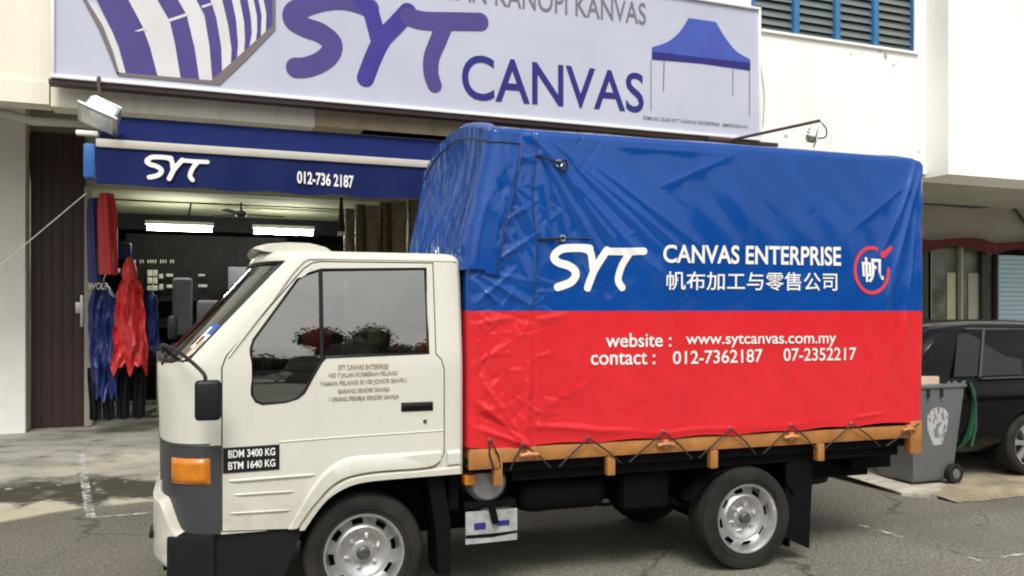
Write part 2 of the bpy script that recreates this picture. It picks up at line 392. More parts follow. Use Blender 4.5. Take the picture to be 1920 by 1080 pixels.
bpy.data.objects['road'].data.materials[0] = M['asphalt']
def _conc(t, b, tc, noise, ramp, mix, math_, bump):
    sx = t.nodes.new('ShaderNodeSeparateXYZ'); t.links.new(tc.outputs['Object'], sx.inputs[0])
    mp = t.nodes.new('ShaderNodeMapping'); mp.inputs['Scale'].default_value = (.6, 1.4, 1); t.links.new(tc.outputs['Object'], mp.inputs[0])
    c = ramp(noise(1.1, 9, .66, mp.outputs[0]), [(.30, (.13, .12, .10)), (.44, (.28, .27, .23)), (.68, (.45, .43, .37))])
    c = mix(1., c, ramp(noise(30, 4, .7), [(.3, .78), (.7, 1.12)]), 'MULTIPLY')
    streak = ramp(noise(3.2, 6, .7, mp.outputs[0]), [(.52, 0.), (.64, .8)]); c = mix(streak, c, (.085, .075, .062))
    # damp grime lying in the shallow drain channel by the road edge (left half), edge broken by noise
    def band(lo0, lo1, hi0, hi1, src):
        a = t.nodes.new('ShaderNodeMapRange'); a.inputs[1].default_value = lo0; a.inputs[2].default_value = lo1; t.links.new(src, a.inputs[0])
        z = t.nodes.new('ShaderNodeMapRange'); z.inputs[1].default_value = hi0; z.inputs[2].default_value = hi1; z.inputs[3].default_value = 1; z.inputs[4].default_value = 0; t.links.new(src, z.inputs[0])
        return math_('MULTIPLY', a.outputs[0], z.outputs[0])
    wob = t.nodes.new('ShaderNodeMath'); wob.operation = 'MULTIPLY_ADD'; wob.inputs[1].default_value = 1.3
    t.links.new(noise(1.7, 5, .6), wob.inputs[0]); t.links.new(sx.outputs['Y'], wob.inputs[2])
    bd = math_('MULTIPLY', band(9.12, 9.24, 9.95, 10.15, wob.outputs[0]), band(-20, -19, 3.5, 5, sx.outputs['X']))
    c = mix(math_('MULTIPLY', bd, ramp(noise(2.5, 7, .7), [(.3, .45), (.46, 1.)])), c, (.040, .036, .024))
    lt = math_('MULTIPLY', band(10.1, 10.25, 10.6, 10.9, wob.outputs[0]), ramp(noise(2, 5), [(.35, 0.), (.6, .75)]))
    c = mix(lt, c, (.40, .375, .29))
    edge = band(8.6, 8.75, 9.05, 9.18, wob.outputs[0]); c = mix(math_('MULTIPLY', edge, .8), c, (.42, .385, .27))
    t.links.new(c, b.inputs['Base Color']); b.inputs['Roughness'].default_value = .82
    bump(noise(24, 6, .7), .5, .008)
node_mat('concrete', _conc)
def _cr(t, b, tc, noise, ramp, mix, math_, bump):
    mp = t.nodes.new('ShaderNodeMapping'); mp.inputs['Scale'].default_value = (.8, 2.2, 1); t.links.new(tc.outputs['Object'], mp.inputs[0])
    c = ramp(noise(1.6, 8, .66, mp.outputs[0]), [(.34, (.20, .185, .15)), (.5, (.40, .375, .30)), (.7, (.60, .56, .46))])
    c = mix(ramp(noise(4, 5, .7, mp.outputs[0]), [(.56, 0.), (.66, .75)]), c, (.15, .135, .11))
    t.links.new(c, b.inputs['Base Color']); b.inputs['Roughness'].default_value = .8; bump(noise(24, 6, .7), .5, .008)
node_mat('concrete_pale', _cr)
edge = [(-40, 8.0), (-6, 8.05), (-1.9, 8.08), (-1.34, 8.12), (-1.0, 8.28), (-.77, 8.42), (-.2, 8.50), (1, 8.5), (3, 8.45), (5.2, 8.2), (6.4, 7.85)]
def gz(x, y):
    e = np.interp(x, [p[0] for p in edge] + [6.9, 40], [p[1] for p in edge] + [6.6, 5.9])
    return .012 + (FLZ - .012) * max(0, min(1, (y - e) / (YS - e)))
def apron(name, pts, m):
    mb = MB(); vs = []; n = 14
    for x, y in pts:
        for j in range(n + 1):
            yy = y + (YS - y) * j / n; vs.append((x, yy, .012 + (FLZ - .012) * j / n))
    fs = [((i) * (n + 1) + j, (i + 1) * (n + 1) + j, (i + 1) * (n + 1) + j + 1, i * (n + 1) + j + 1) for i in range(len(pts) - 1) for j in range(n)]
    vs2 = [(x, y, -.02) for x, y in pts]; o = len(vs)
    fs += [(o + i, o + i + 1, (i + 1) * (n + 1), i * (n + 1)) for i in range(len(pts) - 1)]
    return S(name, mb.add(vs, sum([fs], [])) if False else MB().add(vs + vs2, fs), m, 40)
rr = random.Random(3)
ed = []
for i in range(len(edge) - 1):
    a, b = edge[i], edge[i + 1]; k = max(1, int((b[0] - a[0]) / .12)) if a[0] > -7 else 1
    ed += [(a[0] + (b[0] - a[0]) * t / k, a[1] + (b[1] - a[1]) * t / k + (rr.uniform(-.025, .025) if a[0] > -7 else 0)) for t in range(k)]
apron('pavement', ed + [edge[-1]], 'concrete')
rgt = [(6.4, 7.85), (6.50, 7.6), (6.62, 7.45), (6.60, 7.0), (6.52, 6.6), (6.45, 6.35), (6.40, 6.15), (6.62, 5.92), (6.95, 6.15), (7.4, 6.45), (7.9, 6.5), (8.6, 6.5), (12, 6.5), (40, 6.5)]
# the pale apron on the far side of the truck: a thin slab with a broken edge
vs = [(x, y, .014) for x, y in rgt]
sl = MB(); n = len(rgt)
tp = [(x, YS, FLZ) for x, y in rgt]
sl.add([(x + (0 if i < 9 else 0), y, .03) for i, (x, y) in enumerate(rgt)] + tp + [(x, y, -.02) for x, y in rgt],
       [(i, i + 1, n + i + 1, n + i) for i in range(n - 1)] + [(2 * n + i, 2 * n + i + 1, i + 1, i) for i in range(n - 1)])
# fill the lobe between the broken edge points that run back towards the wall
S('pavement', sl, 'concrete_pale', 0)
S('shop_floor', MB().add([(-40, YS, FLZ + .002), (40, YS, FLZ + .002), (40, 22, FLZ + .002), (-40, 22, FLZ + .002)], [(0, 1, 2, 3)]), 'concrete', 0)
# crumbling aggregate strip beside the apron
rs = MB(); rs.add([(6.62, 5.72, .006), (7.0, 5.70, .006), (8.0, 5.72, .006), (14, 5.75, .006), (14, 6.55, .045), (8.2, 6.52, .045), (7.5, 6.47, .043), (6.95, 6.17, .04), (6.6, 5.93, .035)], [tuple(range(9))])
S('gravel_bed', rs, 'pebble', 0)
g = MB(); rr = random.Random(5)
ico = bmesh.new(); bmesh.ops.create_icosphere(ico, subdivisions=1, radius=1); iv = [tuple(v.co) for v in ico.verts]; ifc = [tuple(v.index for v in f.verts) for f in ico.faces]; ico.free()
for k in range(1500):
    x = rr.uniform(6.62, 11); y = rr.uniform(5.7, 6.15) + .3 * min(1, max(0, x - 6.7)) * rr.random(); s = rr.uniform(.006, .022); a = rr.uniform(0, 6)
    g.add([(x + s * (v[0] * math.cos(a) - v[1] * math.sin(a)) * 1.3, y + s * (v[0] * math.sin(a) + v[1] * math.cos(a)), .012 + .03 * max(0, (y - 5.7)) + s * .5 * v[2]) for v in iv], ifc)
tag(g.build('gravel', 'pebble', None, 0), 'brown loose gravel along the edge of the pale concrete', 'gravel', kind='stuff')
# litter of small pale chips lying in the damp channel
def chip(x, y, r, m, lab, z=None):
    v = []; n = 7; a0 = rr.uniform(0, 6)
    zz = (gz(x, y) if z is None else z) + .002
    for t_ in (0, .012):
        for k in range(n):
            a = a0 + 6.283 * k / n; q = r * rr.uniform(.6, 1.1) * (1 if t_ == 0 else .8)
            v.append((q * math.cos(a) * 1.5, q * math.sin(a) * .8, t_))
    o = MB().add(v, [tuple(range(n - 1, -1, -1)), tuple(range(n, 2 * n))] + [(k, (k + 1) % n, (k + 1) % n + n, k + n) for k in range(n)]).build('debris', m, None, 0)
    o.location = (x, y, zz); return tag(o, lab, 'debris', 'pale chips in the damp channel')
for (px, py, r_) in [(15, 925, .05), (70, 922, .05), (90, 938, .07), (110, 917, .03), (148, 900, .04), (178, 912, .04), (185, 920, .05), (235, 908, .03), (262, 902, .06), (240, 930, .06), (210, 930, .03), (282, 928, .05)]:
    x, y = gnd(px, py, .05); chip(x, y, r_ * rr.uniform(.3, .6), 'pebble', 'small pale chip lying in the dark damp channel beside the road')
# painted lines
def _line(t, b, tc, noise, ramp, mix, math_, bump):
    tr = t.nodes.new('ShaderNodeBsdfTransparent'); mx = t.nodes.new('ShaderNodeMixShader'); o = t.nodes['Material Output']
    b.inputs['Base Color'].default_value = (.55, .57, .55, 1); b.inputs['Roughness'].default_value = .8
    k = ramp(noise(9, 6, .7), [(.42, 0.), (.62, .85)]); t.links.new(k, mx.inputs[0]); t.links.new(tr.outputs[0], mx.inputs[1]); t.links.new(b.outputs[0], mx.inputs[2]); t.links.new(mx.outputs[0], o.inputs[0])
node_mat('worn_paint', _line)
def line(p, q, wd, lift=.016):
    a = gnd(*p); b = gnd(*q); d = Vector((b[0] - a[0], b[1] - a[1])).normalized(); nrm = Vector((-d.y, d.x)) * wd / 2; k = 8; vs = []
    for i in range(k + 1):
        c = Vector(a).lerp(Vector(b), i / k)
        for s_ in (-1, 1):
            x, y = c + nrm * s_; vs.append((x, y, (gz(x, y) if x < 3 and y > np.interp(x, [e[0] for e in edge], [e[1] for e in edge]) else 0) + .008))
    return MB().add(vs, [(2 * i, 2 * i + 2, 2 * i + 3, 2 * i + 1) for i in range(k)])
lm = line((150, 882), (171, 972), .075); lm2 = line((171, 972), (300, 962), .06)
S('parking_line', lm, 'worn_paint', 0); S('parking_line', lm2, 'worn_paint', 0)
S('road_marking', line((1612, 986), (1692, 1009), .06), 'worn_paint', 0)
S('road_marking', line((1880, 1046), (1925, 1040), .04), 'worn_paint', 0)
S('road_marking', line((1815, 1046), (1838, 1054), .04), 'worn_paint', 0)

def _cab(t, b, tc, noise, ramp, mix, math_, bump):
    c = ramp(noise(1.6, 4), [(.3, (.575, .563, .495)), (.7, (.615, .60, .535))])
    sx = t.nodes.new('ShaderNodeSeparateXYZ'); t.links.new(tc.outputs['Object'], sx.inputs[0])
    lo = t.nodes.new('ShaderNodeMapRange'); lo.inputs[1].default_value = .95; lo.inputs[2].default_value = .50; t.links.new(sx.outputs['Z'], lo.inputs[0])
    grime = math_('MULTIPLY', lo.outputs[0], ramp(noise(7, 7, .72), [(.38, .08), (.62, .55)])); c = mix(grime, c, (.30, .27, .21))
    mp = t.nodes.new('ShaderNodeMapping'); mp.inputs['Scale'].default_value = (16, 16, 1.1); t.links.new(tc.outputs['Object'], mp.inputs[0])
    c = mix(ramp(noise(1, 5, .6, mp.outputs[0]), [(.54, 0.), (.72, .20)]), c, (.42, .38, .29))
    c = mix(ramp(noise(26, 3, .6), [(.70, 0.), (.735, .55)]), c, (.22, .17, .12))
    t.links.new(c, b.inputs['Base Color']); b.inputs['Roughness'].default_value = .38; b.inputs['Specular IOR Level'].default_value = .4; b.inputs['Coat Weight'].default_value = .15; b.inputs['Coat Roughness'].default_value = .1
    bump(noise(5, 2), .05, .02)
node_mat('cabwhite', _cab)
def _wall(t, b, tc, noise, ramp, mix, math_, bump):
    c = ramp(noise(.8, 5), [(.3, (.85, .84, .80)), (.7, (.89, .88, .85))])
    mp = t.nodes.new('ShaderNodeMapping'); mp.inputs['Scale'].default_value = (3.2, 3.2, .45); t.links.new(tc.outputs['Object'], mp.inputs[0])
    c = mix(ramp(noise(1.2, 7, .65, mp.outputs[0]), [(.54, 0.), (.75, .22)]), c, (.66, .62, .50))
    c = mix(ramp(noise(1.9, 8, .75), [(.64, 0.), (.70, .5)]), c, (.66, .58, .42))
    t.links.new(c, b.inputs['Base Color']); b.inputs['Roughness'].default_value = .85; bump(noise(30, 5), .3, .004)
node_mat('wallwhite', _wall)
def _cream(t, b, tc, noise, ramp, mix, math_, bump):
    c = ramp(noise(.9, 5), [(.3, (.73, .70, .58)), (.7, (.79, .76, .645))])
    mp = t.nodes.new('ShaderNodeMapping'); mp.inputs['Scale'].default_value = (3, 3, .5); t.links.new(tc.outputs['Object'], mp.inputs[0])
    c = mix(ramp(noise(1.3, 7, .65, mp.outputs[0]), [(.50, 0.), (.75, .5)]), c, (.50, .45, .33))
    t.links.new(c, b.inputs['Base Color']); b.inputs['Roughness'].default_value = .85; bump(noise(32, 5), .3, .004)
node_mat('wallcream', _cream)
# ================================================================= BUILDING SHELL
def X_(px, Y, py=583): return bB(px, py, Y)[0]
bld = empty('building', (3, YS, 0), kind='structure')
XR = 10.47
def P(name, mb, m, smooth=0): return mb.build(name, m, bld, smooth)
# upper wall (with the window opening), left part cream, right part white
wx0, wx1 = 7.30, XR - .22
P('wall', MB().box(-14, 2.0, 9.6, 9.85, 4.02, 9.5), 'wallcream')
P('wall', MB().box(2.0, XR - .002, 9.6, 9.85, 3.80, 5.58), 'wallwhite')
P('wall', MB().box(2.0, wx0, 9.6, 9.85, 5.58, 7.3), 'wallwhite')
P('wall', MB().box(wx1, XR - .002, 9.6, 9.85, 5.58, 7.3), 'wallwhite')
P('wall', MB().box(2.0, XR - .002, 9.6, 9.85, 7.3, 9.5), 'wallwhite')
P('window_sill', MB().rbox(wx0 - .03, wx1 + .05, 9.56, 9.66, 5.56, 5.60, .008), 'wallwhite')
# eaves beam of the walkway
P('beam', MB().box(-14, X_(92, 9.57), 9.57, 9.86, 3.80, 4.018), 'wallcream')
P('beam', MB().box(X_(95, 9.55), X_(590, 9.55), 9.55, 9.86, 3.78, 4.018), 'wallcream')
P('beam', MB().box(X_(590, 9.55) + .003, 6.4, 9.575, 9.86, 3.80, 4.018), 'wood')
# projecting bay of the neighbour
P('wall', MB().box(XR, 22, 9.2, 9.9, 3.74, 9.5), 'wallwhite')
# walkway ceiling, lintels, columns
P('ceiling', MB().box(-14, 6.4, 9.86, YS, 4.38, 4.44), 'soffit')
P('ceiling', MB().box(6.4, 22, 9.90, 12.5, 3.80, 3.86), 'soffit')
P('wall', MB().box(-14, X_(160, YS), YS, YS + .18, 3.97, 4.38), 'soffit')
P('wall', MB().box(X_(160, YS), 6.4, YS, YS + .18, 3.32, 4.378), 'beam')
c1 = X_(48, YS - .35)
P('column', MB().rbox(-4.5, c1, YS - .35, YS + .1, gz(-2, YS - .35) - .02, 4.38, .01), 'white')
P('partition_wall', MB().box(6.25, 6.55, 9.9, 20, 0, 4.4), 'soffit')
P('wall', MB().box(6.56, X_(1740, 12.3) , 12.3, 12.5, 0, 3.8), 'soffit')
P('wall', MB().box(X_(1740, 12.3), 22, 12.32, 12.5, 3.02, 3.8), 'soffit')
P('wall', MB().box(X_(1735, 12.3) - .3, X_(1735, 12.3) + .12, 12.28, 12.31, .2, 3.0), 'post')
# roof slab and back so no daylight leaks in
P('roof', MB().box(-14, 22, 9.2, 24, 9.5, 9.7), 'soffit')
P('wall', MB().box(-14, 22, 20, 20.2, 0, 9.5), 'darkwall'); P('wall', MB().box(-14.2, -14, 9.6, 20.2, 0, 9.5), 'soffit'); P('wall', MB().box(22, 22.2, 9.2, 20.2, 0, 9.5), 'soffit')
P('wall', MB().box(-14, -4.5, YS, YS + .2, 0, 4.4), 'wallcream')
# shop interior
xs0 = X_(170, YS)
P('ceiling', MB().box(xs0 - 1.5, 6.25, YS + .18, 15.4, 3.36, 3.42), 'beam')
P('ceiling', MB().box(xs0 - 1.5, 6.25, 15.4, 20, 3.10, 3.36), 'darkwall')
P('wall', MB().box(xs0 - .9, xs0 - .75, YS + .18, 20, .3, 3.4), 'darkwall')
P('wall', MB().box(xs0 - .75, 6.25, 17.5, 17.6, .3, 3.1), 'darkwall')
# hairline joints of the inner ceiling board
P('ceiling_joint', MB().box(xs0 - .7, 6.2, 13.5, 13.53, 3.345, 3.358), 'darkwall')
P('ceiling_joint', MB().box(.22, .245, 13.53, 15.39, 3.345, 3.358), 'darkwall')
# rust / damp specks on the white wall: small chips of lost plaster
for (px, py, r_) in [(1595, 102, .02), (1614, 100, .012), (1675, 122, .022), (1473, 255, .03), (1722, 285, .025), (1660, 105, .05), (1650, 96, .03)]:
    x, z = bB(px, py, 9.6)
    mb = MB(); n = 9; vs = [(x + r_ * rr.uniform(.5, 1.2) * math.cos(6.283 * k / n), 9.594, z + r_ * rr.uniform(.5, 1.2) * math.sin(6.283 * k / n)) for k in range(n)]
    mb.add(vs, [tuple(range(n))]); P('plaster_chip', mb, 'wood')
# conduit pipes along the left soffit
cp = MB(); cp.tube([(bB(-60, 205, 9.95)[0], 9.95, bB(-60, 205, 9.95)[1]), (bB(20, 214, 9.95)[0], 9.95, bB(20, 214, 9.95)[1]), (bB(60, 227, 9.95)[0], 9.95, bB(60, 227, 9.95)[1]), (bB(180, 233, 9.95)[0], 9.95, bB(180, 233, 9.95)[1])], .045, 10)
P('conduit', cp, 'bar', 40)
cq = [bB(1700, 379, 12.2), bB(1780, 384, 12.2), bB(1830, 388, 12.2), bB(1885, 383, 12.2), bB(1905, 395, 12.2), bB(1925, 420, 12.2), bB(1960, 440, 12.2)]
P('conduit', MB().tube(smooth_line([(x, 12.2, z) for x, z in cq], 4), .032, 8), 'post', 40)

# roller shutter, folded open: brown vertical panels
sh = empty('folding_shutter', (X_(100, YS), YS, FLZ), 'dark brown folded steel shutter panel beside the white column', 'shutter')
a, b = c1 + .02, X_(160, YS); k = 5
for i in range(k):
    x0 = a + (b - a) * i / k; x1 = a + (b - a) * (i + 1) / k
    MB().rbox(x0 + .001, x1 - .001, YS - .10, YS - .03, FLZ, 3.97, .003).build('slat', 'shutter', sh)
MB().rbox(b - .045, b - .005, YS - .16, YS - .11, 1.55, 1.95, .008).build('latch', 'alu', sh)
MB().rbox(b - .10, b + .01, YS - .15, YS - .115, 1.72, 1.86, .008).build('lock', 'alu', sh)
pst = X_(168, YS)
ps = tag(MB().rbox(pst - .05, pst + .04, YS - .15, YS - .06, FLZ, 3.32, .01).build('post', 'soffit', None), 'thin grey green steel post beside the folded brown shutter', 'post'); mov(ps, (pst, YS - .1, FLZ))

# ================================================================= LOUVRE WINDOW (upstairs)
wn = empty('louvre_window', ((wx0 + wx1) / 2, 9.7, 5.6), 'upstairs glass louvre window in a bright blue steel frame above the white wall', 'window')
posts = [X_(p, 9.66) for p in (1407, 1491, 1568, 1640, 1713)]
for i, x in enumerate(posts): MB().rbox(x - .045, x + .045, 9.62, 9.74, 5.60, 7.28, .006).build('mullion', 'winblue', wn)
MB().rbox(posts[0] - .3, posts[-1] + .04, 9.63, 9.73, 7.22, 7.30, .006).build('frame_head', 'winblue', wn)
sl0 = None
for i in range(4):
    for j in range(14):
        z = 5.655 + j * .115
        if sl0 is None:
            hx = (posts[1] - posts[0]) / 2 - .05
            mb = MB().add([(-hx, -.022, -.055), (hx, -.022, -.055), (hx, .022, .052), (-hx, .022, .052), (-hx, -.016, -.057), (hx, -.016, -.057), (hx, .028, .050), (-hx, .028, .050)],
                          [(0, 1, 2, 3), (7, 6, 5, 4), (0, 4, 5, 1), (2, 6, 7, 3), (0, 3, 7, 4), (1, 5, 6, 2)])
            sl0 = mb.mesh('slat'); sl0.materials.append(M['louvre'])
        cx = (posts[i] + posts[i + 1]) / 2; o = bpy.data.objects.new('slat', sl0); COL.objects.link(o); o.parent = wn
        o.location = Vector((cx, 9.69, z)) - Vector(wn['_b']); o.scale.x = (posts[i + 1] - posts[i] - .09) / (2 * hx)
P('wall', MB().box(wx0, wx1, 10.3, 10.4, 5.3, 7.4), 'darkwall')

# ================================================================= SIGN BOARD
YG = 9.3
sx0, sz0 = bB(95, 148, YG); sx1, sz1 = bB(1425, 15, YG); sz0 = 4.0
sg = empty('signboard', ((sx0 + sx1) / 2, YG, sz0), 'long lavender shop signboard with purple brush lettering over the awning', 'signboard')
MB().box(sx0 + .03, sx1 - .03, YG + .004, YG + .16, sz0 + .03, sz1 - .03).build('face', 'signface', sg, 0)
for bx in [(sx0, sx1, YG - .03, YG + .18, sz0, sz0 + .035), (sx0, sx1, YG - .03, YG + .18, sz1 - .035, sz1), (sx0, sx0 + .035, YG - .028, YG + .178, sz0 + .0355, sz1 - .0355), (sx1 - .035, sx1, YG - .028, YG + .178, sz0 + .0355, sz1 - .0355)]:
    MB().rbox(*bx, .005).build('frame', 'signwhite', sg)
MB().rbox(sx0 - .02, sx1 + .3, YG + .0, YG + .14, sz0 - .055, sz0 - .004, .006).build('support_rail', 'shutter', sg)
def sp(x, z, o=.006): return (x, YG - o + .004, z)
def spx(px, py): return bB(px, py, YG)
def flat(pts, m, name, o=.006, par=None, pl=None):
    q = [spx(*p) for p in pts]; return MB().add([sp(x, z, o) for x, z in q], [tuple(range(len(q)))]).build(name, m, par or sg, 0, recalc=False)
def cc(x, y): return (500 + x / 2.7, y / 2.7)
def dd(x, y): return (x / 2.7, y / 2.7)
def logo(strokes, conv, h, place, m, par, name='lettering'):
    st = []
    for pts, wd in strokes: st.append(([conv(*p) for p in pts], wd))
    v, f_ = strokes_mesh(st, h); return MB().add([place(*p) for p in v], f_).build(name, m, par, 0, recalc=False)
scl = 4.94e-3 * 1.06
sgn = lambda x, y: spx(*cc(x, y))
U = .00232 * .97   # metres on the board per crop pixel
logo([([(520, 40), (460, 15), (380, -2), (300, 2), (210, 25), (140, 60), (140, 105), (200, 140), (270, 165), (330, 215), (322, 270), (270, 315), (200, 340), (150, 343)], 96 * U)], sgn, .012, lambda x, z: sp(x, z), 'purple2', sg)
logo([([(480, 0), (520, 45), (545, 120), (565, 200)], 80 * U), ([(715, 60), (650, 130), (585, 200), (540, 290), (500, 395)], (88 * U, 84 * U))], sgn, .012, lambda x, z: sp(x, z, .0068), 'purple', sg)
logo([([(720, 85), (800, 105), (950, 108), (1080, 110)], 92 * U), ([(905, 110), (870, 200), (835, 290), (832, 370), (850, 430)], (90 * U, 74 * U))], sgn, .012, lambda x, z: sp(x, z, .0076), 'purple2', sg)
# CANVAS
lettering('CANVAS', [spx(866, 186), spx(1207, 212), spx(1207, 138), spx(866, 100)], lambda x, z: sp(x, z), 'indigo', sg, .010)
lettering('PEMASANGAN KANOPI KANVAS', [spx(640, -28), spx(1211, 47), spx(1211, 6), spx(640, -72)], lambda x, z: sp(x, z), 'signgrey', sg, .006)
lettering('DIMILIKI OLEH SYT CANVAS ENTERPRISE  (JM0555534-W)', [spx(1206, 226), spx(1402, 243), spx(1402, 235), spx(1206, 217)], lambda x, z: sp(x, z), 'signgrey', sg, .012)
# canopy picture
def g8(x, y): return (1190 + x / 4.5, 20 + y / 4.5)
cv = [g8(*p) for p in smooth_line([(455, 62), (390, 165), (320, 235), (250, 275), (145, 310)], 4)] + [g8(*p) for p in [(145, 410), (560, 445), (975, 505), (975, 412)]] + [g8(*p) for p in smooth_line([(975, 412), (860, 345), (780, 250), (730, 175), (685, 95)], 4)][1:]
pic = flat(cv, 'canopyblue', 'canopy_picture', .007)
flat([g8(148, 345), g8(560, 395), g8(972, 440), g8(973, 500), g8(560, 442), g8(148, 408)], 'indigo', 'canopy_picture', .009)
for (x0, y0, y1) in [(138, 410, 840), (248, 425, 680), (828, 495, 715), (968, 505, 890)]:
    flat([g8(x0 - 4, y0), g8(x0 + 4, y0), g8(x0 - 2, y1), g8(x0 - 10, y1)] if x0 == 248 else [g8(x0 - 3, y0), g8(x0 + 3, y0), g8(x0 + 3, y1), g8(x0 - 3, y1)], 'signgrey', 'canopy_pole', .007)
# striped awning picture (pixel pairs: outline of each stripe)
flat([dd(420, 0), dd(485, 20), dd(570, 160), dd(640, 380), dd(600, 378), dd(540, 220)], 'signpale', 'awning_picture', .006)
flat([dd(410, -20), dd(428, -20), dd(520, 130), dd(572, 260), dd(605, 375), dd(590, 375), dd(555, 280), dd(500, 150)], 'signbrown', 'awning_picture', .0105)
stripes = [([(480, -20), (640, -20), (720, 130), (760, 240), (800, 392), (640, 378), (600, 230), (540, 100)], 'purple2'),
           ([(640, -20), (800, -20), (865, 100), (885, 220), (915, 400), (800, 392), (760, 240), (720, 130)], 'signpale'),
           ([(785, -20), (890, -20), (945, 75), (985, 240), (1010, 408), (915, 400), (885, 220), (860, 110)], 'purple2'),
           ([(890, -20), (985, -20), (1035, 90), (1060, 230), (1075, 412), (1010, 408), (985, 240), (945, 75)], 'signpale'),
           ([(985, -20), (1060, -20), (1095, 90), (1120, 240), (1125, 385), (1075, 412), (1060, 230), (1035, 70)], 'purple2'),
           ([(1060, -20), (1120, -20), (1155, 130), (1172, 250), (1168, 340), (1125, 375), (1120, 240), (1095, 90)], 'signpale'),
           ([(1120, -20), (1170, -20), (1195, 100), (1205, 220), (1200, 300), (1168, 335), (1172, 250), (1155, 130)], 'purple2'),
           ([(1170, -20), (1210, -20), (1235, 110), (1240, 200), (1235, 270), (1200, 300), (1205, 220), (1195, 100)], 'signpale'),
           ([(1210, -20), (1250, -20), (1270, 90), (1275, 170), (1262, 240), (1235, 268), (1240, 200), (1235, 110)], 'purple2'),
           ([(1250, -20), (1280, -20), (1300, 80), (1302, 150), (1295, 210), (1262, 240), (1275, 170), (1270, 90)], 'signpale'),
           ([(1280, -20), (1305, -20), (1325, 80), (1320, 190), (1295, 212), (1302, 150), (1300, 80)], 'purple2'),
           ([(1305, -20), (1330, -20), (1348, 70), (1345, 165), (1320, 190), (1325, 80)], 'signpale'),
           ([(1330, -20), (1380, -20), (1380, 140), (1345, 165), (1348, 70)], 'purple2')]
for i_, (pts, m_) in enumerate(stripes): flat([dd(*p) for p in pts], m_, 'awning_stripe', .0065 + .00025 * i_)
flat([dd(680, 158), dd(735, 140), dd(748, 152), dd(700, 160)], 'signpale', 'awning_stripe', .010)
flat([dd(845, 100), dd(960, 62), dd(965, 75), dd(850, 114)], 'signpale', 'awning_stripe', .010)
flat([dd(1020, 30), dd(1085, 10), dd(1088, 20), dd(1024, 42)], 'signpale', 'awning_stripe', .010)
flat([dd(590, 366), dd(800, 384), dd(1070, 408), dd(1380, 130), dd(1378, -20), dd(1395, -20), dd(1394, 150), dd(1250, 300), dd(1112, 432), dd(800, 402), dd(600, 384)], 'signbrown', 'awning_picture', .0105)

# ================================================================= AWNING over the shop door
YA = 9.0
aw = empty('shop_awning', (bB(480, 320, YA)[0], YA, 2.95), 'navy canvas shop awning with white lettering on its front flap', 'awning')
ax0, _ = bB(180, 300, YA); ax1 = 4.6
def zb(py, px): return bB(px, py, YA)[1]
zbt = zb(262, 180); zbb = zb(276, 180)
MB().grid(lambda u, v: (ax0 + .02 + (ax1 - ax0 - .04) * u, YA + .03 + .52 * v, zbt - .01 + (3.74 - zbt) * v - .02 * math.sin(v * math.pi) + .006 * math.sin(u * 40) * math.sin(v * 3.1)), 60, 8).build('canvas_slope', 'navy', aw)
MB().rbox(ax0, ax1, YA - .035, YA + .03, zbb, zbt + .01, .01).build('end_bar', 'bar', aw)
zv = zb(345, 180)
def valance(u, v):
    x = ax0 + (ax1 - ax0) * u; z0 = zv + .012 * math.sin(u * 47) * (.4 + u) ; return (x, YA - .012 + .014 * math.sin(u * 55) * (1 - v), z0 + (zbb + .004 - z0) * v)
MB().grid(valance, 200, 6).build('valance', 'navy', aw)
logoS = [([(262, 93), (225, 90), (180, 90), (130, 95), (98, 118), (92, 142), (115, 162), (160, 176), (190, 200), (192, 228), (172, 255), (140, 270), (108, 280)], 33),
         ([(230, 93), (262, 105), (272, 140), (276, 185)], 31), ([(345, 102), (312, 150), (282, 200), (266, 240), (250, 283)], 33),
         ([(340, 106), (430, 108), (530, 106)], 30), ([(458, 112), (425, 165), (406, 215), (402, 252), (420, 282)], 31)]
def logo_fit(q, place, m, par, h=.012):
    """brush logo fitted in the quad q"""
    st = []; x0, x1, y0, y1 = 78, 546, 76, 300
    hgt = math.dist(q[0], q[3])
    wid = math.dist(q[0], q[1])
    for pts, wd in logoS: st.append(([((x - x0) / (x1 - x0) * wid, (y1 - y) / (y1 - y0) * hgt) for x, y in pts], wd / 224 * hgt * 1.3))
    v, f_ = strokes_mesh(st, h); qm = quadmap(q)
    return MB().add([place(*qm(a_ / wid, b_ / hgt)) for a_, b_ in v], f_).build('lettering', m, par, 0, recalc=False)
ap = lambda px, py: bB(px, py, YA - .03)
logo_fit([ap(272, 336), ap(393, 343), ap(393, 298), ap(272, 290)], lambda x, z: (x, YA - .032, z), 'print', aw, .009)
lettering('012-736 2187', [ap(557, 344), ap(663, 353), ap(663, 329), ap(557, 320)], lambda x, z: (x, YA - .032, z), 'print', aw, .028)
MB().rbox(bB(156, 300, YA)[0], ax0 - .005, YA - .02, YA + .25, zb(333, 156), zb(268, 156), .02).build('end_flap', 'lightblue', aw)
MB().rbox(bB(142, 246, YA)[0], ax0 + .02, YA - .03, YA + .05, zb(254, 160), zb(245, 160), .012).build('arm_end', 'white', aw)
for x in (ax0 + .15, ax1 - .2): MB().tube([(x, YA + .04, zbb), (x, YA + .55, 3.55)], .018, 8).build('arm', 'bar', aw)
# stay rope to the left
pa = bB(162, 362, YA); pc = bB(-20, 515, YA - .6)
tag(MB().tube([(pa[0], YA, pa[1]), (pc[0], YA - .6, pc[1])], .0045, 6).build('stay_rope', 'soffit', None), 'thin grey rope slanting down from the awning corner across the brown shutter', 'rope')

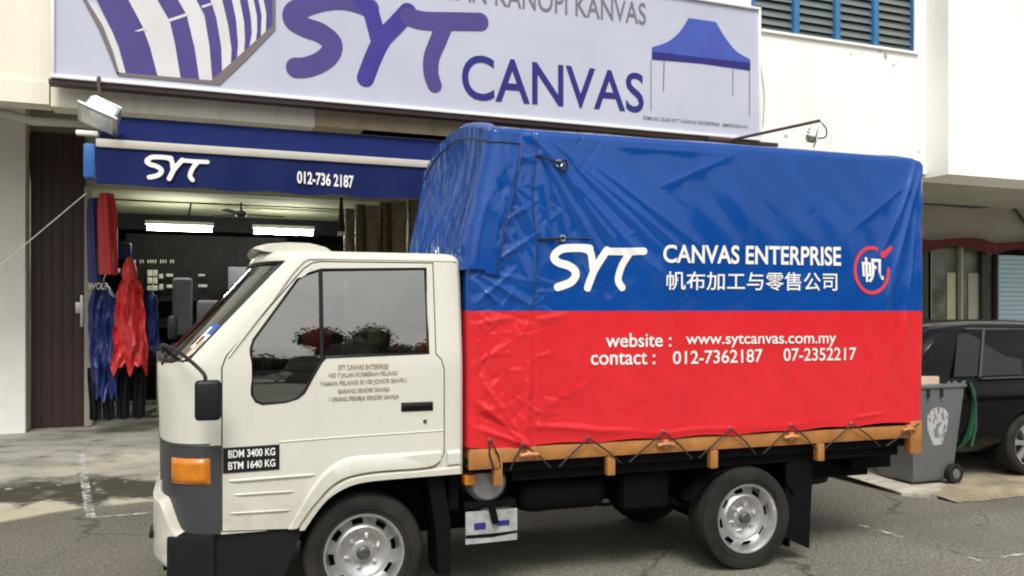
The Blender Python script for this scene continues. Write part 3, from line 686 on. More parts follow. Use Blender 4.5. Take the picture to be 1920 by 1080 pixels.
# ================================================================= FLOOD LIGHTS
def flood(base, rot, lab, arm):
    f = empty('flood_light', base, lab, 'flood light', 'flood lights lighting the signboard'); f['_b'] = (0, 0, 0)
    MB().rbox(-.15, .15, -.07, .09, -.10, .10, .03, 3).build('housing', 'alu', f)
    MB().rbox(-.19, .19, -.10, -.072, -.15, .15, .01).build('front_frame', 'alu', f)
    MB().box(-.15, .15, -.106, -.101, -.11, .11).build('lens', 'lens', f, 0)
    for z in (-.05, 0, .05): MB().box(-.13, .13, .088, .115, z - .008, z + .008).build('cooling_fin', 'alu', f, 0)
    f.rotation_euler = rot; return f
xl, zl = bB(192, 212, 9.0)
fl = flood((xl, 9.0, zl), (R(62), R(24), R(-8)), 'white box flood light hanging from the signboard above the awning corner', None)
x1_, z1_ = bB(185, 150, 9.25)
tag(MB().tube([(x1_, 9.28, z1_ + .03), (x1_, 9.2, z1_ - .02), (xl - .02, 9.05, zl + .13), (xl, 9.0, zl + .05)], .018, 8).build('lamp_bracket', 'shutter', None), 'short rusty bracket between the signboard rail and the white flood light', 'bracket')
xa, za = bB(1372, 262, 9.2); xb, zb_ = bB(1538, 226, 8.5)
ra = empty('lamp_bracket', (xa, 9.2, za), 'long thin rusty arm reaching out from the signboard corner over the truck cover', 'bracket')
MB().tube([(xa - .12, 9.3, za + .0), (xa, 9.2, za), (xb, 8.5, zb_)], .02, 8).build('arm', 'shutter', ra)
MB().rbox(xa - .35, xa + .1, 9.2, 9.28, za - .035, za + .02, .01).build('clamp', 'shutter', ra)
xf, zf = bB(1524, 252, 8.5)
f2 = flood((xf, 8.5, zf), (R(15), R(12), R(58)), 'round backed flood light at the tip of the long rusty arm', None); f2.scale = (.62, .62, .8)
tag(MB().tube(smooth_line([(xb - .02, 8.5, zb_), (xb + .09, 8.5, zb_ - .09), (xb + .08, 8.5, zb_ - .2), (xf + .03, 8.5, zf - .05)], 5), .009, 6).build('lamp_cable', 'cord', None), 'black cable looping from the rusty arm tip into the flood light', 'cable')
xw, zw = bB(1427, 130, 9.55)
tag(MB().tube(smooth_line([(xw, 9.58, zw + .3), (xw + .03, 9.58, zw), (xw + .08, 9.58, zw - .35), (xw + .06, 9.58, zw - .75)], 5), .006, 6).build('wall_cable', 'soffit', None), 'thin grey cable hanging down the white wall beside the signboard', 'cable')

# ================================================================= SHOP CONTENTS
def tube_light(px0, px1, py, Y, lab):
    (xa_, z_), (xb_, _z) = bB(px0, py, Y), bB(px1, py, Y)
    t_ = empty('tube_light', ((xa_ + xb_) / 2, Y, z_), lab, 'ceiling light', 'lit fluorescent tubes in the shop')
    MB().tube([(xa_, Y, z_), (xb_, Y, z_)], .032, 10).build('tube', 'tubeglow', t_, 50)
    MB().rbox(xa_ - .03, xb_ + .03, Y - .03, Y + .03, z_ + .05, z_ + .11, .008).build('batten', 'white', t_)
M['tubeglow'] = emis('tube_glow', (1, 1, .9), 42)
tube_light(276, 397, 427, 13.6, 'lit white fluorescent tube above the hanging jackets inside the shop')
tube_light(477, 586, 434, 13.9, 'lit white fluorescent tube above the truck roof visor inside the shop')
# ceiling fan
xk, zk = bB(452, 402, 13.2); fn = empty('ceiling_fan', (xk, 13.2, 3.34), 'small dark ceiling fan hanging between the two lit tubes', 'fan')
MB().tube([(xk, 13.2, 3.35), (xk, 13.2, zk)], .015, 8).build('rod', 'post', fn); MB().lathe([(.001, -.05), (.07, -.04), (.09, 0), (.06, .05), (.001, .06)], (xk, 13.2, zk), 'z', 16).build('motor', 'post', fn)
for k in range(3):
    a = k * 2.094 + .1; o = MB().box(.08, .62, -.05, .05, -.006, .006).build('blade', 'post', fn, 0, base=(0, 0, 0)); o.location = Vector((xk, 13.2, zk)) - Vector(fn['_b']); o.rotation_euler = (R(8), 0, a)
# hanging garments
def garment(name, px0, px1, py0, py1, Y, m, lab, cat, seed, sleeves=True, flare=.1, group=None, folds=5, rag=.05, amp=1.):
    """draped cloth hanging from a point: a front and back sheet with folds"""
    (xa_, zt) = bB(px0, py0, Y); (xb_, zb2) = bB(px1, py1, Y); r_ = random.Random(seed); cx = (xa_ + xb_) / 2; hw = (xb_ - xa_) / 2
    g_ = empty(name, (cx, Y, zb2), lab, cat, group)
    ph = [r_.uniform(0, 6) for _ in range(4)]
    def sheet(side):
        def fn_(u, v):
            s_ = (u - .5) * 2; wdt = hw * (.30 + .68 * min(1, (1 - v) * 7) ** .5) * (1 + flare * (1 - v)) * (.92 + .10 * math.sin((1 - v) * 5 + ph[0]))
            z = zb2 + (zt - zb2) * v + (rag * math.sin(s_ * 7 + ph[1]) + .04 * math.sin(s_ * 13 + ph[2])) * (1 - v) ** 3 - .10 * s_ * s_ * (v > .8) * (zt - zb2) * .4
            fold = .030 * math.sin(s_ * folds * .9 + ph[3] + (1 - v) * 2.5 * math.sin(v * 4 + ph[1])) + .012 * math.sin(s_ * folds * 2.3 + ph[2] - v * 5)
            nn_ = mnoise.noise(Vector((u * 3 + seed, v * 5, side))) * .05 + mnoise.noise(Vector((u * 8 + seed, v * 12, side))) * .03
            return (cx + s_ * wdt * (.92 + .16 * mnoise.noise(Vector((seed, v * 6, s_ > 0)))), Y - side * (.05 * (1 - s_ * s_) + .01) + (fold * (1 - v * .6) - nn_) * amp, z)
        return fn_
    mb = MB(); mb.grid(sheet(1), 30, 26); mb.grid(sheet(-1), 30, 26); mb.build('body', m, g_)
    if sleeves:
        for s_ in (-1, 1):
            L = (zt - zb2) * .55; x0 = cx + s_ * hw * .62
            pts = [(x0 - s_ * .05, Y, zt - .07), (x0 + s_ * .035, Y - .04, zt - .10 - L * .25), (x0 + s_ * .05, Y - .07, zt - .1 - L * .7), (x0 + s_ * .02, Y - .06, zt - .1 - L)]
            MB().tube(smooth_line(pts, 5), [.060 - .0016 * i + .006 * math.sin(i * 1.1 + s_ + seed) for i in range(16)], 9).build('sleeve', m, g_)
    MB().tube([(cx, Y, zt - .02), (cx, Y, zt + .04), (cx + .02, Y, zt + .09)], .006, 6).build('hanger_hook', 'alu', g_); return g_
garment('raincoat', 163, 226, 528, 745, 11.4, 'jblue', 'dark blue raincoat with white print hanging beside the lock on the shutter edge', 'raincoat', 1, rag=.02, sleeves=False, amp=1.4)
xx, zz = bB(184, 536, 11.3); 
_g = bpy.data.objects['raincoat']
lettering('WOLF', [bB(165, 543, 11.3), bB(202, 543, 11.3), bB(202, 530, 11.3), bB(165, 530, 11.3)], lambda x, z: (x, 11.3, z), 'paper', _g, .02)
garment('raincoat', 210, 277, 512, 690, 11.2, 'jred', 'bright red raincoat with hood hanging among the dark blue ones', 'raincoat', 5, folds=4, sleeves=False, amp=1.5, rag=.06)
xh, zh = bB(243, 508, 11.2); 
hd = [o for o in bpy.data.objects if o.name.startswith('raincoat') and 'bright red' in str(o.get('label', ''))][0]
MB().lathe([(.001, .17), (.05, .12), (.085, .02), (.09, -.06), (.06, -.12)], (xh, 11.17, zh), 'z', 14).build('hood', 'jred', hd)
garment('raincoat', 268, 300, 545, 655, 11.3, 'jblue', 'dark blue raincoat hanging close behind the bright red raincoat', 'raincoat', 9, sleeves=False)
def trousers(px0, px1, py0, py1, Y, lab, seed):
    (xa_, zt), (xb_, zb2) = bB(px0, py0, Y), bB(px1, py1, Y)
    t_ = empty('trousers', ((xa_ + xb_) / 2, Y, zb2), lab, 'trousers', 'trousers hanging under the raincoats')
    xm = (xa_ + xb_) / 2
    for k, (a, b) in enumerate(((xa_, xm - .01), (xm + .01, xb_))):
        def f_(u, v):
            x = a + (b - a) * u + .012 * math.sin(v * 4 + seed + k); e = math.sqrt(max(0, 1 - (2 * u - 1) ** 2))
            return (x, Y - .05 * e - .014 * math.sin(u * 14 + seed + v * 1.2) - .008 * math.sin(u * 27 + k), zb2 + (zt - zb2) * v + .008 * math.sin(u * 9))
        MB().grid(f_, 26, 16).build('trouser_leg', 'jblack', t_, 60)
trousers(166, 214, 690, 786, 11.45, 'black waterproof trousers hanging below the dark blue printed raincoat', 1)
trousers(220, 274, 655, 783, 11.45, 'black waterproof trousers hanging below the bright red raincoat', 4)
def hang_strip(px0, px1, py0, py1, Y, m, lab):
    (xa_, zt), (xb_, zb2) = bB(px0, py0, Y), bB(px1, py1, Y); cx = (xa_ + xb_) / 2; hw = (xb_ - xa_) / 2
    def fn_(u, v): a = u * 2 * math.pi; rr_ = 1 + .18 * math.sin(a * 4 + v * 2); return (cx + hw * rr_ * math.cos(a) * (.6 + .4 * math.sin(min(1, (1 - v) * 3 + .15) * 1.57)) + (1 - v) * .02, Y + hw * .7 * rr_ * math.sin(a), zb2 + (zt - zb2) * v)
    mb = MB().grid(fn_, 40, 14); mb.add([fn_(i / 20, 0) for i in range(20)], [tuple(range(20))]); o = mb.build('folded_canvas', m, None); mov(o, (cx, Y, zb2)); return tag(o, lab, 'canvas', 'folded canvases hanging at the shop door')
hang_strip(163, 185, 372, 530, 11.6, 'jblue', 'long folded blue canvas hanging against the thin post')
hang_strip(184, 216, 362, 515, 11.5, 'jred', 'long folded red canvas hanging above the raincoats')
# boxes of papers on the dark back wall, shelf
sf = empty('display_shelf', (bB(260, 560, 15)[0], 15, FLZ), 'dark display shelf with pale paper packets behind the raincoats', 'shelf')
x0_, z0_ = bB(235, 560, 15); x1__, z1__ = bB(400, 490, 15)
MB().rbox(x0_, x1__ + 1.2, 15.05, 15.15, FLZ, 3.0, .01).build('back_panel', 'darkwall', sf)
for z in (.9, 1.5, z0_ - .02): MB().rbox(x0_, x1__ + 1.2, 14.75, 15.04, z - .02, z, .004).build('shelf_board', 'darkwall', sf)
for (px, py, wd, hg) in [(222, 507, 7, 8), (236, 510, 12, 14), (281, 512, 9, 12), (291, 512, 9, 12), (281, 526, 9, 12), (291, 526, 9, 12), (286, 540, 18, 10), (302, 518, 8, 9), (302, 538, 8, 11), (318, 516, 12, 6), (322, 537, 18, 7), (378, 516, 12, 5), (380, 536, 16, 6)]:
    x, z = bB(px, py, 14.9); s_ = 14.9 / 1600 / 1.0
    MB().rbox(x - wd * s_ / 2 + .006, x + wd * s_ / 2 - .006, 14.86, 14.93, z - hg * s_ / 2 + .006, z + hg * s_ / 2 - .006, .005).build('paper_packet', 'paper', sf)
# covered swivel chairs
def chair(px, py0, py1, wpx, Y, lab):
    x, zt = bB(px, py0, Y); _, z1 = bB(px, py1, Y); hw = wpx / 2 * Y / 1650
    c_ = empty('office_chair', (x, Y, FLZ), lab, 'chair', 'chairs in the shop')
    MB().rbox(x - hw, x + hw, Y - .05, Y + .05, z1, zt, .048, 4).build('backrest', 'greyfab', c_, 50)
    MB().rbox(x - hw * 1.2, x + hw * 1.2, Y - .5, Y - .02, FLZ + .42, FLZ + .52, .04, 3).build('seat', 'greyfab', c_, 50)
    MB().tube([(x, Y - .25, FLZ + .42), (x, Y - .25, FLZ + .08)], .03, 8).build('stem', 'post', c_)
    MB().tube([(x, Y - .02, FLZ + .45), (x, Y + .04, z1 + .1)], .02, 8).build('backrest_bar', 'post', c_)
    for k in range(5):
        a = k * 1.2566; MB().tube([(x, Y - .25, FLZ + .09), (x + .28 * math.cos(a), Y - .25 + .28 * math.sin(a), FLZ + .04)], .02, 6).build('leg', 'post', c_)
chair(342, 521, 628, 34, 13.4, 'grey fabric office chair with a tall rounded back behind the windscreen')
chair(392, 563, 640, 42, 13.9, 'grey fabric office chair with the lower back beside the taller one')
# work table with pale leg
xt, zt_ = bB(298, 652, 12.9); wt = empty('work_table', (xt, 12.9, FLZ), 'dark topped work table with a cream leg beside the raincoats', 'table')
MB().rbox(xt - .12, xt + 2.2, 12.9, 13.6, zt_ - .04, zt_, .01).build('tabletop', 'inner', wt)
for dx in (0, 2.0):
    for dy in (.05, .6): MB().rbox(xt + dx - .035, xt + dx + .035, 12.9 + dy - .035, 12.9 + dy + .035, FLZ + .03, zt_ - .041, .006).build('leg', 'bar', wt)
    MB().rbox(xt + dx - .09, xt + dx + .12, 12.87, 13.58, FLZ, FLZ + .029, .006).build('foot', 'bar', wt)
pb_ = bB(428, 500, 14.2); tag(MB().rbox(pb_[0], pb_[0] + .45, 14.2, 14.24, pb_[1] - .75, pb_[1], .01).build('display_board', 'greyfab', None), 'grey green board leaning inside the shop behind the windscreen', 'board')
sx_ = empty('wall_lettering', (bB(285, 490, 14.7)[0], 14.7, bB(285, 490, 14.7)[1]), 'row of small pale letters on the dark shelf top above the raincoats', 'lettering')
lettering('III II IIII III II', [bB(243, 493, 14.7), bB(326, 493, 14.7), bB(326, 487, 14.7), bB(243, 487, 14.7)], lambda x, z: (x, 14.7, z), 'paper', sx_, .01)
bgx, bgz = bB(232, 470, 13.0)
bgp = empty('hanging_bag', (bgx, 13.0, bgz - .1), 'small blue and white bag hanging behind the red folded canvas', 'bag')
MB().rbox(bgx - .14, bgx + .10, 12.95, 13.06, bgz - .12, bgz + .12, .04, 3).build('pouch', 'jblue', bgp, 50); MB().rbox(bgx + .03, bgx + .09, 12.93, 12.955, bgz - .20, bgz - .10, .01).build('tag', 'print', bgp)
rcl = random.Random(12)
for i, (px, py, m_, wpx) in enumerate([(310, 690, 'greyfab', 26), (338, 665, 'jblue', 30), (372, 672, 'brownwrap', 28), (402, 655, 'greyfab', 24), (330, 700, 'brownwrap', 34), (455, 520, 'brownwrap', 26)]):
    Y = 14.3 + .15 * (i % 3); x, z = bB(px, py, Y); hw = wpx / 2 * Y / 1650; b0 = z - hw * 1.2
    o = MB().rbox(x - hw, x + hw, Y - .18, Y + .18, b0, z + hw * .8, .05, 3).build('canvas_bundle', m_, None, 50); mov(o, (x, Y, b0))
    tag(o, ['flat grey bundle just above the floor beside the table leg', 'dark blue bundle behind the tall grey chair', 'brown wrapped bundle between the two grey chairs', 'grey bundle low behind the shorter chair', 'wide brown bundle lowest behind the table', 'brown bundle seen through the windscreen top'][i], 'bundle', 'canvas bundles stored inside the shop')
# rolls of brown wrapped canvas standing at the side of the door
rv = random.Random(4)
for i, (px, wd) in enumerate([(655, 20), (676, 21), (699, 24), (722, 24), (748, 27), (775, 26)]):
    Y = 11.9 + (i % 2) * .14 - i * .06; x, _ = bB(px, 400, Y); hgt = bB(px, [392, 384, 386, 380, 378, 376][i], Y)[1]; rad = wd / 2 * Y / 1600 * .98
    ph = rv.uniform(0, 6)
    mb = MB().grid(lambda u, v: (x + rad * (1 + .05 * math.sin(u * 25 + ph + v * 9)) * math.cos(u * 6.2832), Y + rad * (1 + .05 * math.sin(u * 25 + ph + v * 9)) * math.sin(u * 6.2832), gz(x, Y) + .0 + (hgt - gz(x, Y)) * v), 28, 40)
    mb.add([(x + rad * math.cos(k * .5236), Y + rad * math.sin(k * .5236), hgt - .001) for k in range(12)], [tuple(range(12))])
    o = mb.build('canvas_roll', 'brownwrap', None, 60); mov(o, (x, Y, gz(x, Y)))
    tag(o, ['brown wrapped canvas roll standing nearest the ceiling fan, shortest of the row', 'second brown wrapped roll from the ceiling fan in the row behind the cab', 'third brown wrapped roll from the ceiling fan in the row behind the cab',
            'third brown wrapped roll counted from the blue truck cover', 'second brown wrapped roll counted from the blue truck cover', 'brown wrapped roll mostly hidden by the blue truck cover'][i], 'canvas roll', 'brown wrapped canvas rolls by the shop door')
xq, zq = bB(640, 438, 11.7)
tgq = empty('hanging_tag', (xq, 11.7, zq), 'small pale tag on a dark cord hanging before the brown rolls', 'tag')
MB().tube([(xq, 11.7, 3.3), (xq, 11.7, zq + .03)], [.02, .05], 8).build('cord', 'cord', tgq)
MB().rbox(xq - .045, xq + .045, 11.68, 11.72, zq - .03, zq + .03, .008).build('tag_plate', 'paper', tgq)

# ================================================================= NEIGHBOUR SHOP
nb = empty('shop_window', (X_(1800, 12.3), 12.3, FLZ), 'dim shop window with grey posts behind the black car', 'shop window')
xn0 = X_(1738, 12.3); xn1 = X_(1868, 12.3)
MB().box(xn0, xn1, 12.40, 12.42, .3, 3.0).build('pane', 'shopglass', nb, 0)
for px, wd in [(1742, .10), (1803, .06), (1846, .16)]:
    x = X_(px, 12.3); MB().rbox(x - wd / 2, x + wd / 2, 12.28, 12.38, .3, 3.02, .01).build('mullion', 'post' if px > 1840 else 'soffit', nb)
for px, wd in [(1785, .22), (1827, .3)]:
    x = X_(px, 12.36); MB().rbox(x - wd / 2, x + wd / 2, 12.37, 12.395, .3, 2.5, .005).build('curtain', 'beam' if px < 1800 else 'soffit', nb)
ns = empty('roller_shutter', (X_(1900, 12.3), 12.3, FLZ), 'pale blue roller shutter under the maroon valance', 'shutter')
x0_ = X_(1868, 12.3)
for k in range(28): MB().rbox(x0_, x0_ + 4, 12.27, 12.31, FLZ + k * .092, FLZ + k * .092 + .088, .012).build('slat', 'skyshutter', ns)
MB().rbox(x0_ - .06, x0_ - .005, 12.24, 12.33, FLZ, 3.0, .008).build('guide_rail', 'post', ns)
def vfn(u, v):
    x = xn0 - .3 + 4.6 * u; zc = 3.0 + .10 * abs(math.sin((x - xn0) * 1.75 + .2)); return (x, 12.18 + .02 * math.sin(x * 22), zc - .02 + (.20 + .05 * math.sin(x * 3.5)) * (v - .5))
tag(MB().grid(vfn, 120, 4).build('valance', 'valance', None), 'maroon cloth valance looped along the top of the shop window', 'valance')

# ================================================================= WHEELIE BINS
def make_bin(name, body_m, lid_m, lab, loc, rz, shield):
    b_ = empty(name, loc, lab, 'wheelie bin'); b_['_b'] = (0, 0, 0)
    # body: tapered box, x = width(.58) y = depth (.70); handle at +x side
    def sec(z):
        t = z / .98; return (.215 + .07 * t, .26 + .10 * t)
    bm = bmesh.new(); r0 = []
    for z in (.03, .12, .5, .93, .98):
        hy, hx = sec(z); cx = .0
        r0.append([bm.verts.new((cx + sx * hx, sy * hy, z)) for sx, sy in ((-1, -1), (1, -1), (1, 1), (-1, 1))])
    for i in range(len(r0) - 1):
        for k in range(4): bm.faces.new((r0[i][k], r0[i][(k + 1) % 4], r0[i + 1][(k + 1) % 4], r0[i + 1][k]))
    bm.faces.new(r0[0][::-1]); bm.faces.new(r0[-1])
    ed_ = [e for e in bm.edges if abs(e.verts[0].co.z - e.verts[1].co.z) > .02 or min(e.verts[0].co.z, e.verts[1].co.z) < .04 and max(e.verts[0].co.z, e.verts[1].co.z) < .04]
    bmesh.ops.bevel(bm, geom=ed_, offset=.035, segments=3, affect='EDGES', profile=.5); MB().addbm(bm).build('body', body_m, b_)
    MB().rbox(-.375, .385, -.30, .30, .955, .99, .012).build('rim', body_m, b_)
    def lidf(o_):
        def f_(u, v):
            a = v * math.pi; zz_ = 1.0 - .66 * u; k = .5 - .5 * math.cos(min(1, u * 6) * math.pi)
            return (.42 + .055 * k + .05 * math.sin(u * math.pi) - .10 * u + o_ * (1 if True else 0), -.29 * math.cos(a) * (1 - .25 * max(0, u - .85) / .15), zz_ + .03 * math.sin(u * 9) * 0)
        return f_
    ld = MB().grid(lidf(0), 14, 12); ld.grid(lidf(.035), 14, 12)
    for vv in (0, 1): ld.grid(lambda u, v: tuple(p + (q - p) * v for p, q in zip(lidf(0)(u, vv), lidf(.035)(u, vv))), 14, 1)
    ld.grid(lambda u, v: tuple(p + (q - p) * v for p, q in zip(lidf(0)(1, u), lidf(.035)(1, u))), 12, 1)
    ld.build('lid', lid_m, b_, 50)
    MB().tube([(.44, -.292, .98), (.50, -.296, .80), (.505, -.296, .55), (.45, -.292, .36)], .014, 6).build('lid_edge', lid_m, b_)
    MB().tube([(.37, -.24, .985), (.43, -.24, 1.0), (.43, .24, 1.0), (.37, .24, .985)], .014, 8).build('handle', body_m, b_)
    for k in (-.16, .02): MB().box(k, k + .018, -.312, -.285, .87, .955).build('rib', 'post', b_, 0)
    for s_ in (-1, 1):
        w_ = MB().lathe([(.001, -.025), (.05, -.025), (.06, -.03), (.095, -.03), (.10, -.02), (.10, .02), (.095, .03), (.001, .03)], (.235, s_ * .265, .10), 'y', 24).build('wheel', 'rubber', b_)
        MB().lathe([(.001, -.034), (.045, -.034), (.05, -.030)], (.235, s_ * .265, .10), 'y', 16).build('hub', 'binbody', w_, base=(0, 0, 0)) if s_ < 0 else None
    MB().tube([(.235, -.26, .10), (.235, .26, .10)], .015, 8).build('axle', 'post', b_)
    if shield:
        pts = [(-.13, .70), (-.07, .755), (.02, .775), (.11, .745), (.155, .69), (.15, .55), (.10, .42), (.065, .345), (.0, .355), (-.06, .46), (-.12, .56)]
        MB().add([(x, -(.205 + .075 * z / .98) - .008, z) for x, z in pts], [tuple(range(len(pts)))]).build('emblem', 'emblem', b_, 0, recalc=False)
    b_.rotation_euler = (0, 0, rz); return b_
def _emb(t, b, tc, noise, ramp, mix, math_, bump):
    c = ramp(noise(22, 3, .6), [(.42, (.16, .165, .17)), (.52, (.46, .46, .46))]); t.links.new(c, b.inputs['Base Color']); b.inputs['Roughness'].default_value = .6
node_mat('emblem', _emb)
cbx, cby = gnd(1745, 908, .03)
make_bin('wheelie_bin', 'binbody', 'bingreen', 'open grey wheelie bin with a white shield emblem and dark green lid hanging down', (cbx - .02, cby + .18, .035), R(2), True)
# rubbish on the grey lid
lx, ly = cbx - .02, cby + .18
tag(mov(MB().rbox(lx - .22, lx + .12, ly - .20, ly + .1, .80, 1.10, .012).build('cardboard_box', 'card', None), (lx, ly, .80)), 'pale cardboard box sticking out of the open grey bin', 'box')
tag(MB().tube(smooth_line([(lx + .10, ly - .15, 1.04), (lx + .17, ly - .1, 1.085), (lx + .14, ly + .02, 1.08), (lx + .20, ly + .1, 1.04)], 5), .016, 8).build('plastic_scrap', 'jred', None), 'crumpled red plastic scrap beside the cardboard in the grey bin', 'litter')
cbm = MB().grid(lambda u, v: (lx + .18 + .16 * u, ly - .22 + .3 * v, 1.03 + .05 * mnoise.noise(Vector((u * 4, v * 5, 1))) + .03 * mnoise.noise(Vector((u * 12, v * 12, 4)))), 16, 16)
tag(cbm.build('plastic_bag', 'galv', None, 60), 'crumpled grey plastic bag at the handle end of the open grey bin', 'bag')

# ================================================================= BLACK CAR
cxw, cyw = gnd(1945, 892, .05)
zc = .05
car = empty('parked_car', (cxw + 1.2, cyw + .85, zc), 'black people carrier parked behind the wheelie bins', 'car'); car['_b'] = (0, 0, 0)
car.rotation_euler = (0, 0, R(-2)); car.location = (cxw + 1.35, cyw + .86, zc)
# local: x along car (rear at -x), y across, z up. rear axle x=-1.35
def car_body():
    st = []  # (x, z_bottom, z_belt, z_roof, half width)
    prof = [(-2.28, .42, .80, .95, .70), (-2.22, .30, .92, 1.28, .78), (-2.05, .26, .96, 1.53, .83), (-1.7, .24, .98, 1.60, .85), (-1.0, .22, .98, 1.59, .86), (-.2, .22, .97, 1.56, .86), (.5, .22, .95, 1.50, .86), (.95, .22, .94, 1.36, .86), (1.45, .22, .92, 1.10, .85), (1.6, .23, .90, .98, .84), (2.0, .26, .82, .88, .80), (2.25, .34, .66, .70, .70)]
    bm = bmesh.new(); rings = []
    for x, zb1, zm, zr, hw in [((x if x > -1.35 else -1.35 + (x + 1.35) * 1.58), *q_) for x, *q_ in prof]:
        gh = max(.02, zr - zm); tw = hw - .16 * min(1, gh / .6)
        sec = [(0, zb1), (hw * .8, zb1), (hw * .97, zb1 + .12), (hw, (zb1 + zm) / 2), (hw * .985, zm - .04), (hw * .955, zm), (tw + .035, zr - .10 * min(1, gh / .3)), (tw - .05, zr - .02), (0, zr)]
        pts = [(x, -y, z) for y, z in sec] + [(x, y, z) for y, z in sec[-2:0:-1]]
        rings.append([bm.verts.new(p) for p in pts])
    n_ = len(rings[0])
    for i in range(len(rings) - 1):
        for k in range(n_): bm.faces.new((rings[i][k], rings[i][(k + 1) % n_], rings[i + 1][(k + 1) % n_], rings[i + 1][k]))
    bm.faces.new(rings[0][::-1]); bm.faces.new(rings[-1]); bmesh.ops.recalc_face_normals(bm, faces=bm.faces[:])
    bmesh.ops.subdivide_edges(bm, edges=bm.edges[:], cuts=1, smooth=.3, use_grid_fill=True)
    return MB().addbm(bm)
cb_ = orient(car_body(), 'body')
for xw_ in (-1.35, 1.35):
    arch = orient(MB().lathe([(.001, -1.0), (.36, -1.0), (.36, 1.0), (.001, 1.0)], (xw_, 0, .32), 'y', 32)); bmm = bmesh.new(); bmm.from_mesh(arch); bmesh.ops.remove_doubles(bmm, verts=bmm.verts[:], dist=.002); bmesh.ops.recalc_face_normals(bmm, faces=bmm.faces[:]); bmm.to_mesh(arch); bmm.free()
    cb_ = boolean(cb_, arch, 'DIFFERENCE')
link(cb_, 'body', 'carblack', car, 35, False)
MB().box(-1.7, 1.7, -.66, .66, .16, .5).build('underbody', 'dark', car, 0)
def cw(x, z, o=.0):   # car side surface in the glass band
    t = (z - .98) / .58; return -(.822 - .125 * t) - .012 - o
for win in [[(-2.35, 1.04), (-2.04, 1.04), (-1.88, 1.49), (-2.2, 1.46)], [(-1.98, 1.04), (-1.42, 1.04), (-1.36, 1.475), (-1.82, 1.485)], [(-1.35, 1.04), (-.42, 1.04), (-.40, 1.44), (-1.29, 1.47)], [(-.34, 1.04), (.72, 1.04), (.30, 1.39), (-.32, 1.43)]]:
    for sgn_ in (1, -1):
        MB().add([(x, sgn_ * cw(x, z), z) for x, z in win], [(0, 1, 2, 3)]).build('window', 'carglass', car, 0)
MB().tube([(-2.01, cw(0, 1.03) - .006, 1.03), (-1.85, cw(0, 1.5) - .006, 1.50)], .014, 6).build('pillar_trim', 'steeldark', car)
MB().tube([(-2.0, cw(0, 1.0) - .012, 1.015), (.8, cw(0, 1.0) - .012, 1.01)], .010, 6).build('belt_trim', 'steeldark', car)
MB().tube([(-2.1, cw(0, 1.54) + .0, 1.515), (-1.0, cw(0, 1.54), 1.50), (.3, cw(0, 1.5), 1.43), (.6, cw(0, 1.4), 1.34)], .012, 6).build('roof_trim', 'steeldark', car)
for x in (-.55, .45): MB().rbox(x - .09, x + .09, -.885, -.862, .86, .885, .008).build('door_handle', 'steeldark', car)
for x in (-1.0, -.38, .75): MB().tube([(x, -.8705, .28), (x, -.8705, .70), (x + .01, -.846, .97)], .004, 5).build('door_seam', 'dark', car)
MB().rbox(-2.79, -2.70, -.76, -.55, .80, 1.2, .03).build('tail_light', 'seatred', car); MB().rbox(-2.79, -2.70, .55, .76, .80, 1.2, .03).build('tail_light', 'seatred', car)
for s_ in (-1, 1): MB().rbox(1.95, 2.2, s_ * .68 - .1, s_ * .68 + .1, .62, .76, .03).build('headlight', 'lens', car)
def car_wheel(x, s_):
    t_ = MB().lathe([(.20, .0), (.225, -.10), (.29, -.105), (.315, -.08), (.32, 0), (.315, .09), (.20, .10)], (x, s_ * .76, .32), 'y', 40).build('wheel', 'rubber', car)
    rim = MB().lathe([(.225, -.10), (.215, -.095), (.205, -.04), (.20, .05)], (x, s_ * .76, .32), 'y', 40)
    for k in range(7):
        a = k * 2 * math.pi / 7 + .3; c_, d_ = math.cos(a), math.sin(a); w0, w1 = .030, .024
        v = []
        for r_, wd, h in ((.03, .03, -.075), (.12, .022, -.085), (.212, .034, -.088)):
            for q in (-1, 1):
                v += [(x + r_ * c_ - q * wd * d_, s_ * .76 + h * 1, .32 + r_ * d_ + q * wd * c_), (x + r_ * c_ - q * wd * d_, s_ * .76 + h + .03, .32 + r_ * d_ + q * wd * c_)]
        f_ = []
        for i in (0, 4): f_ += [(i, i + 2, i + 6, i + 4), (i + 1, i + 5, i + 7, i + 3), (i, i + 4, i + 5, i + 1), (i + 2, i + 3, i + 7, i + 6)]
        rim.add(v, f_)
    rim.lathe([(.001, -.092), (.045, -.09), (.055, -.07)], (x, s_ * .76, .32), 'y', 20)
    rim.build('rim', 'steel', t_, 30, base=(0, 0, 0))
    MB().lathe([(.001, -.01), (.17, -.01), (.17, .03)], (x, s_ * .76, .32), 'y', 24).build('brake_disc', 'steeldark', t_, base=(0, 0, 0))
for x in (-1.35, 1.35):
    for s_ in (-1, 1): car_wheel(x, s_)

